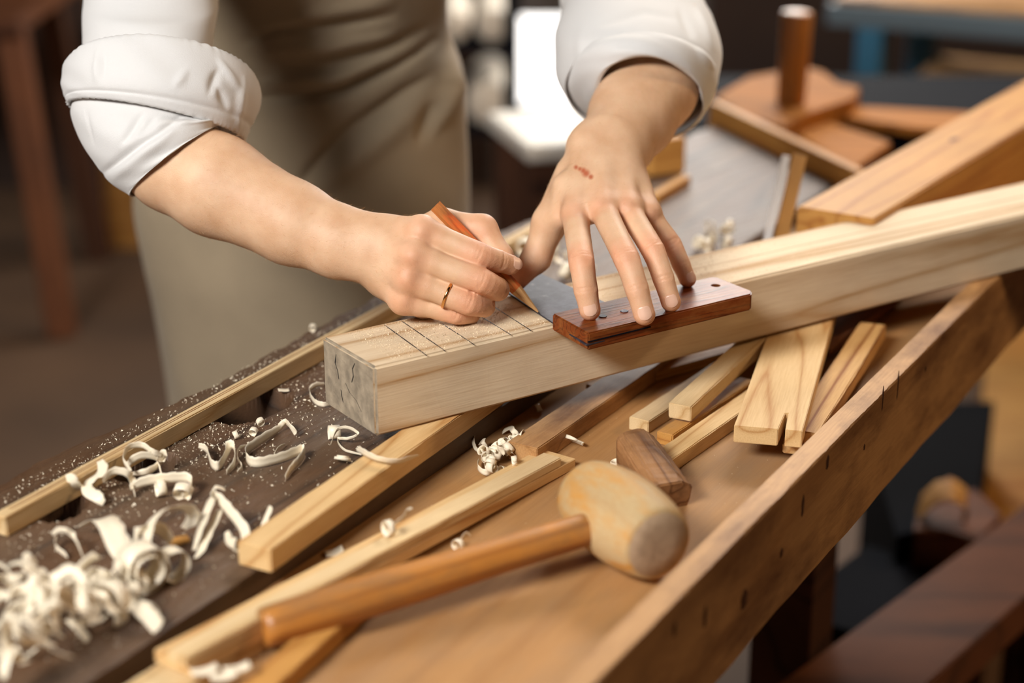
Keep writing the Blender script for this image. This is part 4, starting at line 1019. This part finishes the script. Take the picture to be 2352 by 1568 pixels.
# pile in the tray
TT = lambda x, y, h=0: G(x, y, Z_TRAY+.0006+h)
for i in range(44):
    a_ = rs.uniform(0, 2*PI); q = rs.uniform(0, 1)**.6; u = rs.uniform(-1, 1)
    px = 1152+u*40+rs.normal(0, 9); py = 1043-u*22+rs.normal(0, 14)
    h = max(0, .013*(1-((px-1150)/60)**2-((py-1040)/45)**2))*rs.uniform(.1, 1)
    if i % 5 < 3:
        r = rs.uniform(.0025, .0048)
        curl(TT(px, py, r+h), r, rs.uniform(.0035, .007), rs.uniform(.8, 2), rs.uniform(0, PI), 'tiny white curl in the pile of shavings in the tray', 'curls piled in the tray beside the stepped board', tilt=rs.uniform(-.7, .7), r2=r*rs.uniform(.6, 1.3), rise=rs.uniform(.2, .9))
    else:
        L_ = rs.uniform(.008, .016); p = np.array(TT(px, py, h)); d = np.array([math.cos(a_), math.sin(a_), 0]); nn = np.array([-d[1], d[0], 0])
        ribbon([p-d*L_*.5, p-d*L_*.2+nn*.003+np.array([0, 0, .004]), p+d*L_*.2-nn*.002+np.array([0, 0, .005]), p+d*L_*.5], rs.uniform(.003, .0055), wd=rs.normal(0, 1, 3)+np.array([0, 0, 1]), m=5, label='tiny white sliver in the pile of shavings in the tray', group='slivers piled in the tray', twist=rs.uniform(-1, 1))
ribbon([TT(1092, 996, .004), TT(1084, 1010, .006), TT(1088, 1030, .003), TT(1100, 1040, .0)], .0028, label='hooked shaving standing just left of the tray pile', wd=(.6, .3, .6))
ribbon([TT(1180, 1030, .006), TT(1188, 1002, .014), TT(1200, 996, .014), TT(1208, 1030, .004)], .0035, label='arched shaving at the top right of the tray pile', wd=(.6, .3, .4))
ribbon([TT(1100, 1060, .002), TT(1098, 1080, .004), TT(1120, 1092, .003), TT(1150, 1078, .002)], .005, label='wide loop of shaving at the lower left of the tray pile')
curl(TT(1414, 1066, .0035), .0042, .0055, 1.15, .3, 'small single ring of shaving left of the old block', None, tilt=1.5)
curl(TT(1320, 1010, .006), .008, .003, .9, .8, 'thin translucent ring behind the stepped end of the long board', None, tilt=1.0)
curl(G(893, 1212, .871), .0055, .005, 1.8, .6, 'white curl on the long board beside the gap', None)
ribbon([G(905, 1205, .874), G(925, 1190, .876), G(935, 1175, .878), G(948, 1168, .880)], .002, label='thin wavy tail of shaving above the curl on the long board')
curl(TT(1052, 1250, .003), .004, .0045, 1.6, .9, 'small curl in the tray above the mallet handle', None)
ribbon([TT(1058, 1240, .004), TT(1070, 1225, .007), TT(1080, 1232, .003)], .0015, label='hair-thin loop beside the small curl above the mallet handle')
def bent_chip(M, sx, sy, label):
    bm = bmesh.new(); n = 8; g = [[bm.verts.new(((i/n-.5)*sx, (j/4-.5)*sy*(1-.3*abs(i/n-.5)), .10*sx*math.sin(i*.42+sy*300)+.0015)) for j in range(5)] for i in range(n+1)]
    for i in range(n):
        for j in range(4): bm.faces.new((g[i][j], g[i+1][j], g[i+1][j+1], g[i][j+1]))
    o = obj('wood_chip', bm, MAT['shaving'], M=M, smooth=True); md = o.modifiers.new('thickness', 'SOLIDIFY'); md.thickness = .0008
    return tag(o, label, 'chip')
bent_chip(frame(TT(768, 1268, .001), (1, .3, .25)), .013, .010, 'folded white chip between the slab edge and the long board')
bent_chip(frame(S(652, 898, .0), (1, .3, .1)), .009, .006, 'pale flake beside the dark hole in the slab')
for (x_, y_, l_) in [(470, 1540, 'pale orange chip at the bottom edge beside the orange board'), (515, 1552, 'flat pale chip at the bottom edge right of the orange chip'), (545, 1535, 'broken pale chip resting by the end of the orange board')]:
    bent_chip(frame(G(x_, y_, .863), (1, .4, .15)), .016, .009, l_)
for (x_, y_, l_) in [(598, 968, 'upper of two tiny curls below the dark hole'), (582, 990, 'lower of two tiny curls below the dark hole'), (542, 998, 'tiny round curl left of the two below the hole'), (718, 752, 'blurred small curl on the slab behind the back strip'), (1237, 936, 'tiny curl in the shade under the beam')]:
    curl(S(x_, y_, .003) if x_ != 1237 else TT(x_, y_, .003), .0032, .004, 1.4, rs.uniform(0, 3), l_, None, tilt=.4)
# ------------------------------------------------------------------ sawdust
def dust(name, fn, n, s0, s1, label, mat, seed):
    r_ = np.random.RandomState(seed); vs = []; fs = []
    while len(vs) < n*4:
        p = fn(r_)
        if p is None: continue
        s_ = s0+(s1-s0)*r_.rand()**3; q = len(vs)
        t = r_.normal(0, 1, (3, 3)); t /= np.linalg.norm(t, axis=1)[:, None]
        o_ = np.array([0, 0, s_*.35]); asp = r_.uniform(.4, 1)
        vs += [p+o_+t[0]*s_, p+o_+t[1]*s_*asp*.8, p+o_-t[0]*s_*.7, p+o_+t[2]*s_*.5]
        fs += [(q, q+1, q+2), (q, q+3, q+1), (q+1, q+3, q+2), (q, q+2, q+3)]
    return tag(obj(name, mesh_np(name, vs, fs), mat), label, 'sawdust', kind='stuff')
def on_slab(r_):
    if r_.rand() < .5: s_, c_ = r_.uniform(.7, 1.5), r_.uniform(.70, .935)
    elif r_.rand() < .6: s_, c_ = r_.normal(1.02, .10), .885-abs(r_.normal(0, .035))
    else: s_, c_ = r_.uniform(.7, 1.7), r_.normal(.918, .008)
    if c_ > .93 or c_ < .70: return None
    for hs, hc, ha, hb in ((1.095, .872, .042, .030), (.955, .868, .030, .022), (.868, .868, .022, .014)):
        if math.hypot((s_-hs)/ha, (c_-hc)/hb) < 1.05: return None
    return BP(s_, c_, Z_SLAB-.0004)
dust('sawdust', on_slab, 9500, .0002, .0019, 'pale sawdust and crumbs scattered over the dark slab', MAT['shaving'], 4)
def on_beam(r_):
    u = r_.uniform(.02, .30) if r_.rand() < .85 else r_.uniform(.3, .5); v = r_.uniform(.004, BW-.004)
    if u > .168 and u < .24: return None
    return np.array(MX @ Vector((u, v, BH)))
dust('sawdust', on_beam, 9000, .0003, .0011, 'fine sawdust over the pencil lines on the beam top', MAT['dust'], 5)
def on_tray(r_):
    s_, c_ = r_.uniform(.7, 1.6), r_.uniform(.44, .68); return BP(s_, c_, Z_TRAY)
dust('sawdust', on_tray, 900, .0002, .0007, 'sparse specks of sawdust in the tray', MAT['dust'], 6)

# ------------------------------------------------------------------ background
def bx_thing(name, label, cat, c, sx, sy, sz, rot, mat, bev=.003, rz=None, kind=None, bm=None):
    """c: centre of the base"""
    M = Matrix.Translation(c) @ Matrix.Rotation(rot, 4, 'Z')
    if rz: M = M @ Matrix.Rotation(rz, 4, 'Y')
    o = obj(name, bm or box_bm(-sx/2, sx/2, -sy/2, sy/2, 0, sz, bev, 2), mat, M=M)
    return tag(o, label, cat, kind=kind)
# end board of the slab: a long edge-on slat
a_ = Vector(G(1628, 232, .888)); b_ = Vector(G(1966, 394, .888))
x_ = (b_-a_); 
tag(obj('pine_lath', box_bm(0, x_.length, -.0, .014, -.045, 0, .001), MAT['pine_c'], M=frame(a_, x_)), 'long lath on edge slanting across the far end of the workbench', 'lath')
# steel rule standing beside a wood bar
def bar_px(p0, p1, d0, d1, w_, t_, mat, parent, name):
    a = Vector(V(*p0, d0)); b = Vector(V(*p1, d1)); M = frame(a, b-a, up=toCam(np.array(a)))
    return obj(name, box_bm(0, (b-a).length, -w_/2, w_/2, -t_, 0, .0006), mat, parent, M=M)
tq = empty('mitre_square', tuple(V(1770, 552, 1.80))); tag(tq, 'upright square with white metal edge and orange wooden bar standing behind the beam', 'square')
MAT['whitemetal'] = plain('white_metal', srgb(248, 248, 250), .35, metal=.0)
bar_px((1762, 552), (1806, 356), 1.80, 1.86, .0085, .003, MAT['whitemetal'], tq, 'metal_edge')
bar_px((1792, 552), (1838, 354), 1.81, 1.87, .015, .012, MAT['pine_c'], tq, 'wooden_bar')
tq2 = tag(obj('wood_stick', box_bm(-.05, .05, -.006, .006, 0, .011, .0008), MAT['pine_c'], M=frame(G(1538, 445, Z_SLAB), Dv*.9+Nv*.0+np.array([.02, .1, 0]))), 'short orange stick lying on the slab right of the spread fingers', 'stick')
bx_thing('wood_offcut', 'orange wooden offcut on the slab just beyond the spread hand', 'offcut', G(1520, 395, Z_SLAB), .05, .03, .045, .5, MAT['pine_c'])
# big timber beyond the beam
board('timber_beam', 'wide golden timber beyond the marked beam, running up to the right edge', (2008, 503), (2352, 291), (1842, 467), .945, .075, MAT['pine_c'], ext1=.75, cat='beam', bev=.002)
gt = [o_ for o_ in COL.objects if o_.name.startswith('timber_beam')][-1]
kp = gt.matrix_basis.inverted() @ Vector(G(2192, 320, .945))
bm = bmesh.new(); bmesh.ops.create_uvsphere(bm, u_segments=16, v_segments=8, radius=1)
for v in bm.verts: v.co = Vector((kp.x+v.co.x*.011, kp.y+v.co.y*.0045, v.co.z*.0005))
obj('knot', bm, MAT['brown'], gt, M=gt.matrix_basis.copy(), smooth=True)
bx_thing('wooden_block', 'low brown block propping the near end of the golden timber', 'block', BP(1.80, .555, Z_TRAY), .08, .08, .945-.0752-Z_TRAY, BAZ, MAT['brown'])
# second bench behind with scraps
wb = empty('side_bench', (.85, 3.05, 0)); tag(wb, 'dark bench behind the workbench end carrying wood scraps', 'bench')
obj('bench_top', box_bm(-.62, .9, -.50, -.14, .775, .8215, .004), MAT['black'], wb)
for x0 in (-.66, .84):
    for y0 in (-.44, -.20): obj('leg', box_bm(x0-.035, x0+.035, y0-.035, y0+.035, 0, .775, .003), MAT['darkbrown'], wb)
ZB = .79
def slab_px(name, label, cat, corners, z, t, mat):
    """a flat piece whose top outline passes through the given directions at height z"""
    pts = [Vector(G(x, y, z)) for x, y in corners]; c = sum(pts, Vector())/len(pts)
    bm = bmesh.new(); f = bm.faces.new([bm.verts.new(p-c) for p in pts]); r = bmesh.ops.extrude_face_region(bm, geom=[f])
    bmesh.ops.translate(bm, verts=[v for v in r['geom'] if isinstance(v, bmesh.types.BMVert)], vec=(0, 0, -t)); bmesh.ops.recalc_face_normals(bm, faces=list(bm.faces))
    bmesh.ops.bevel(bm, geom=list(bm.edges), offset=.002, segments=2, affect='EDGES')
    return tag(obj(name, bm, mat, M=Matrix.Translation(c)), label, cat)
gM = gt.matrix_basis; gx = Vector((gM[0][0], gM[1][0], 0)); gy = Vector((gM[0][1], gM[1][1], 0)); go = Vector(gM.translation)
tt = (2.74-go.y)/gx.y; pc_ = go+gx*tt+gy*.04
bx_thing('wooden_block', 'brown block on the dark bench propping the far part of the golden timber', 'block', (pc_.x, pc_.y, .8216), .09, .09, .8698-.8218, .9, MAT['brown'])
slab_px('round_slab', 'thick rough golden slab that carries the upright round post', 'slab', [(1640, 222), (1720, 175), (1850, 152), (1895, 165), (1925, 190), (1975, 200), (1960, 225), (1850, 262), (1800, 292), (1720, 268)], .858, .036, MAT['scrap'])
slab_px('wood_offcut', 'square tan offcut in front of the round post base', 'offcut', [(1830, 310), (1880, 272), (2048, 325), (2010, 352), (1960, 388)], .835, .0133, MAT['scrap'])
slab_px('wood_offcut', 'thin long tan offcut behind the square one, before the blue leg', 'offcut', [(1905, 252), (1960, 242), (2230, 258), (2200, 300), (2100, 292), (1960, 272)], .835, .0133, MAT['scrap'])
pc = G(1816, 236, .858)
tag(obj('wooden_post', lathe([(0, .019), (.002, .021), (.127, .0225), (.131, .0205)], 28), MAT['handle'], M=frame(pc, (0.02, 0, 1), up=(0, -1, 0)), smooth=True), 'round wooden post standing upright on the golden slab', 'post')
# blue steel table at the back right
bt = empty('steel_table', (1.25, 3.75, 0)); tag(bt, 'blue steel framed table with worn tan top at the upper right', 'table')
q0 = WY(1905, 22, 3.75); q1 = WY(2400, 90, 3.55)
M_ = frame(tuple(q0), (q1[0]-q0[0], q1[1]-q0[1], 0))
zt3 = .80
L3 = 1.3
M_[2][3] = zt3
obj('table_frame', box_bm(0, L3, -.02, .46, -.045, 0, .003), MAT['bluegrey'], bt, M=M_)
obj('table_top', box_bm(.01, L3, .0, .45, 0.0005, .012, .002), MAT['rail'], bt, M=M_)
obj('lower_shelf', box_bm(.14, L3, .03, .45, -zt3+.60, -zt3+.62, .002), MAT['rail'], bt, M=M_)
for (u, v) in ((.095, -.005), (1.2, -.005), (.095, .42), (1.2, .42)): obj('leg', box_bm(u-.027, u+.027, v-.02, v+.035, -zt3+.001, -.045, .002), MAT['blue'], bt, M=M_)
bx_thing('crate', 'dark crate standing on the steel table', 'crate', (1.6, 4.0, zt3+.012), .7, .3, .3, -.1, MAT['darkbrown'])
# left background: rough table with splayed leg, leaning plank
lt = empty('rough_table', (-1.45, 3.95, 0)); tag(lt, 'rough wooden table at the far left with splayed legs', 'table')
zt4 = .74
obj('table_top', box_bm(-.75, .37, -.05, .55, zt4-.04, zt4, .004), MAT['brown'], lt)
def leg4(x0, y0, x1, y1, mat):
    a = Vector((x0, y0, zt4-.04)); b = Vector((x1, y1, .0)); M = frame(a, b-a, up=(0, -1, 0)); M = Matrix.Translation(lt.location) @ M
    return obj('leg', box_bm(0, (b-a).length, -.030, .030, -.03, .03, .003), mat, lt, M=M)
leg4(.335, .02, .405, -.05, MAT['brown']); leg4(-.6, .02, -.7, -.05, MAT['brown']); leg4(.30, .5, .36, .55, MAT['darkbrown']); leg4(-.6, .5, -.7, .55, MAT['darkbrown'])
pl_ = bx_thing('plank', 'orange brown plank leaning upright behind the white sleeve', 'plank', (-1.02, 4.6, 0), .13, .03, 1.9, .1, MAT['pine_c'])
bx_thing('plank', 'dark upright plank at the far left behind the rough table', 'plank', (-1.75, 4.9, 0), .25, .03, 1.9, .0, MAT['darkbrown'])
# pale table, crate and pale discs built for blurred light blobs
pt = empty('pale_table', (.125, 3.08, 0)); tag(pt, 'low table with sunlit pale top standing in front of the glazed door', 'table')
zp = .70
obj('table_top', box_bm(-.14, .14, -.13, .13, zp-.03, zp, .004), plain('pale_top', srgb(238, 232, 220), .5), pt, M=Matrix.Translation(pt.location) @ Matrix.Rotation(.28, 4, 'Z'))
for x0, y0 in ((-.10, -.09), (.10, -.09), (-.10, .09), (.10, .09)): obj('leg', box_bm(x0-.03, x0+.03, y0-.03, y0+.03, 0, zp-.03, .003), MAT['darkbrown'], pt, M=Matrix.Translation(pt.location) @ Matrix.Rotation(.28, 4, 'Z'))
MAT['logend'] = plain('log_end', srgb(226, 214, 196), .7, var=.05)  # pale colour stands in for blurred spots of light
LG = [(1040, 60, .040, 'pale log end nearest the apron edge, upper left'), (1130, 62, .040, 'pale log end right of the one touching the apron'), (1120, 238, .054, 'largest and lowest pale log end, above the low table')]
rk = empty('log_rack', (-.05, 4.55, 0)); tag(rk, 'dark rack holding pale round logs beside the glazed door', 'rack')
pu = WY(1040, 60, 4.38); pl2 = WY(1120, 238, 4.38)
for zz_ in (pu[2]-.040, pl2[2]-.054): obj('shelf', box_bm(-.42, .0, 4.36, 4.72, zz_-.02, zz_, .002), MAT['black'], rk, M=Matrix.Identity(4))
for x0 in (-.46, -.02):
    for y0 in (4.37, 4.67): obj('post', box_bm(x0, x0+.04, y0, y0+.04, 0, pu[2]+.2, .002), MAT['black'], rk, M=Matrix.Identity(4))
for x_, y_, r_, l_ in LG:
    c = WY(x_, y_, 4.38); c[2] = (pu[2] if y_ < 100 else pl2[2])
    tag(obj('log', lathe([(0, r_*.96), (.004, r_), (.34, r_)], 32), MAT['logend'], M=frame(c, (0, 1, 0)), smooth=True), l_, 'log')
# ------------------------------------------------------------------ under the bench, right
bx_thing('floor_board', 'pale board on the floor at the bottom right, below the rail', 'board', (.42, 1.62, .02), .9, .5, .03, .15, MAT['rail'])
slab_px('low_trestle', 'long low brown trestle crossing the lower right corner', 'trestle', [(1690, 1640), (2400, 1125), (2500, 1240), (2050, 1640)], .42, .05, MAT['brown'])
lp = [o_ for o_ in COL.objects if o_.name == 'low_trestle'][0]
for x_, y_ in ((2020, 1560), (2380, 1190), (2060, 1590), (2430, 1230)):
    g_ = G(x_, y_, .37); obj('leg', box_bm(g_[0]-.02, g_[0]+.02, g_[1]-.02, g_[1]+.02, 0, .371, .002), MAT['darkbrown'], lp, M=Matrix.Identity(4))
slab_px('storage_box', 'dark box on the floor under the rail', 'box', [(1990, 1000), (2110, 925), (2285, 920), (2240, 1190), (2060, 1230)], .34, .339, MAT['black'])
slab_px('wooden_crate', 'brown crate near the bottom right corner behind the low trestle', 'crate', [(2100, 1215), (2165, 1215), (2245, 1240), (2300, 1180), (2240, 1120), (2110, 1160)], .36, .359, MAT['brown'])
slab_px('low_platform', 'lit tan platform on the floor right of the dark box', 'platform', [(2270, 700), (2480, 560), (2560, 1160), (2240, 1220)], .22, .219, MAT['pine_c'])
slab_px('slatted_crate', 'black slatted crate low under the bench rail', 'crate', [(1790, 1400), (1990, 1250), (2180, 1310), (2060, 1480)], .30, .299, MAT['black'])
vb = ribbon([G(2110, 1200, .361), G(2140, 1165, .385), G(2185, 1150, .40), G(2222, 1175, .385), G(2215, 1205, .362)], .05, label='curled strip of veneer behind the low trestle', name='veneer_strip', cat='veneer', wd=(.2, 1, .2), thick=.001); vb.data.materials[0] = MAT['pine_c']
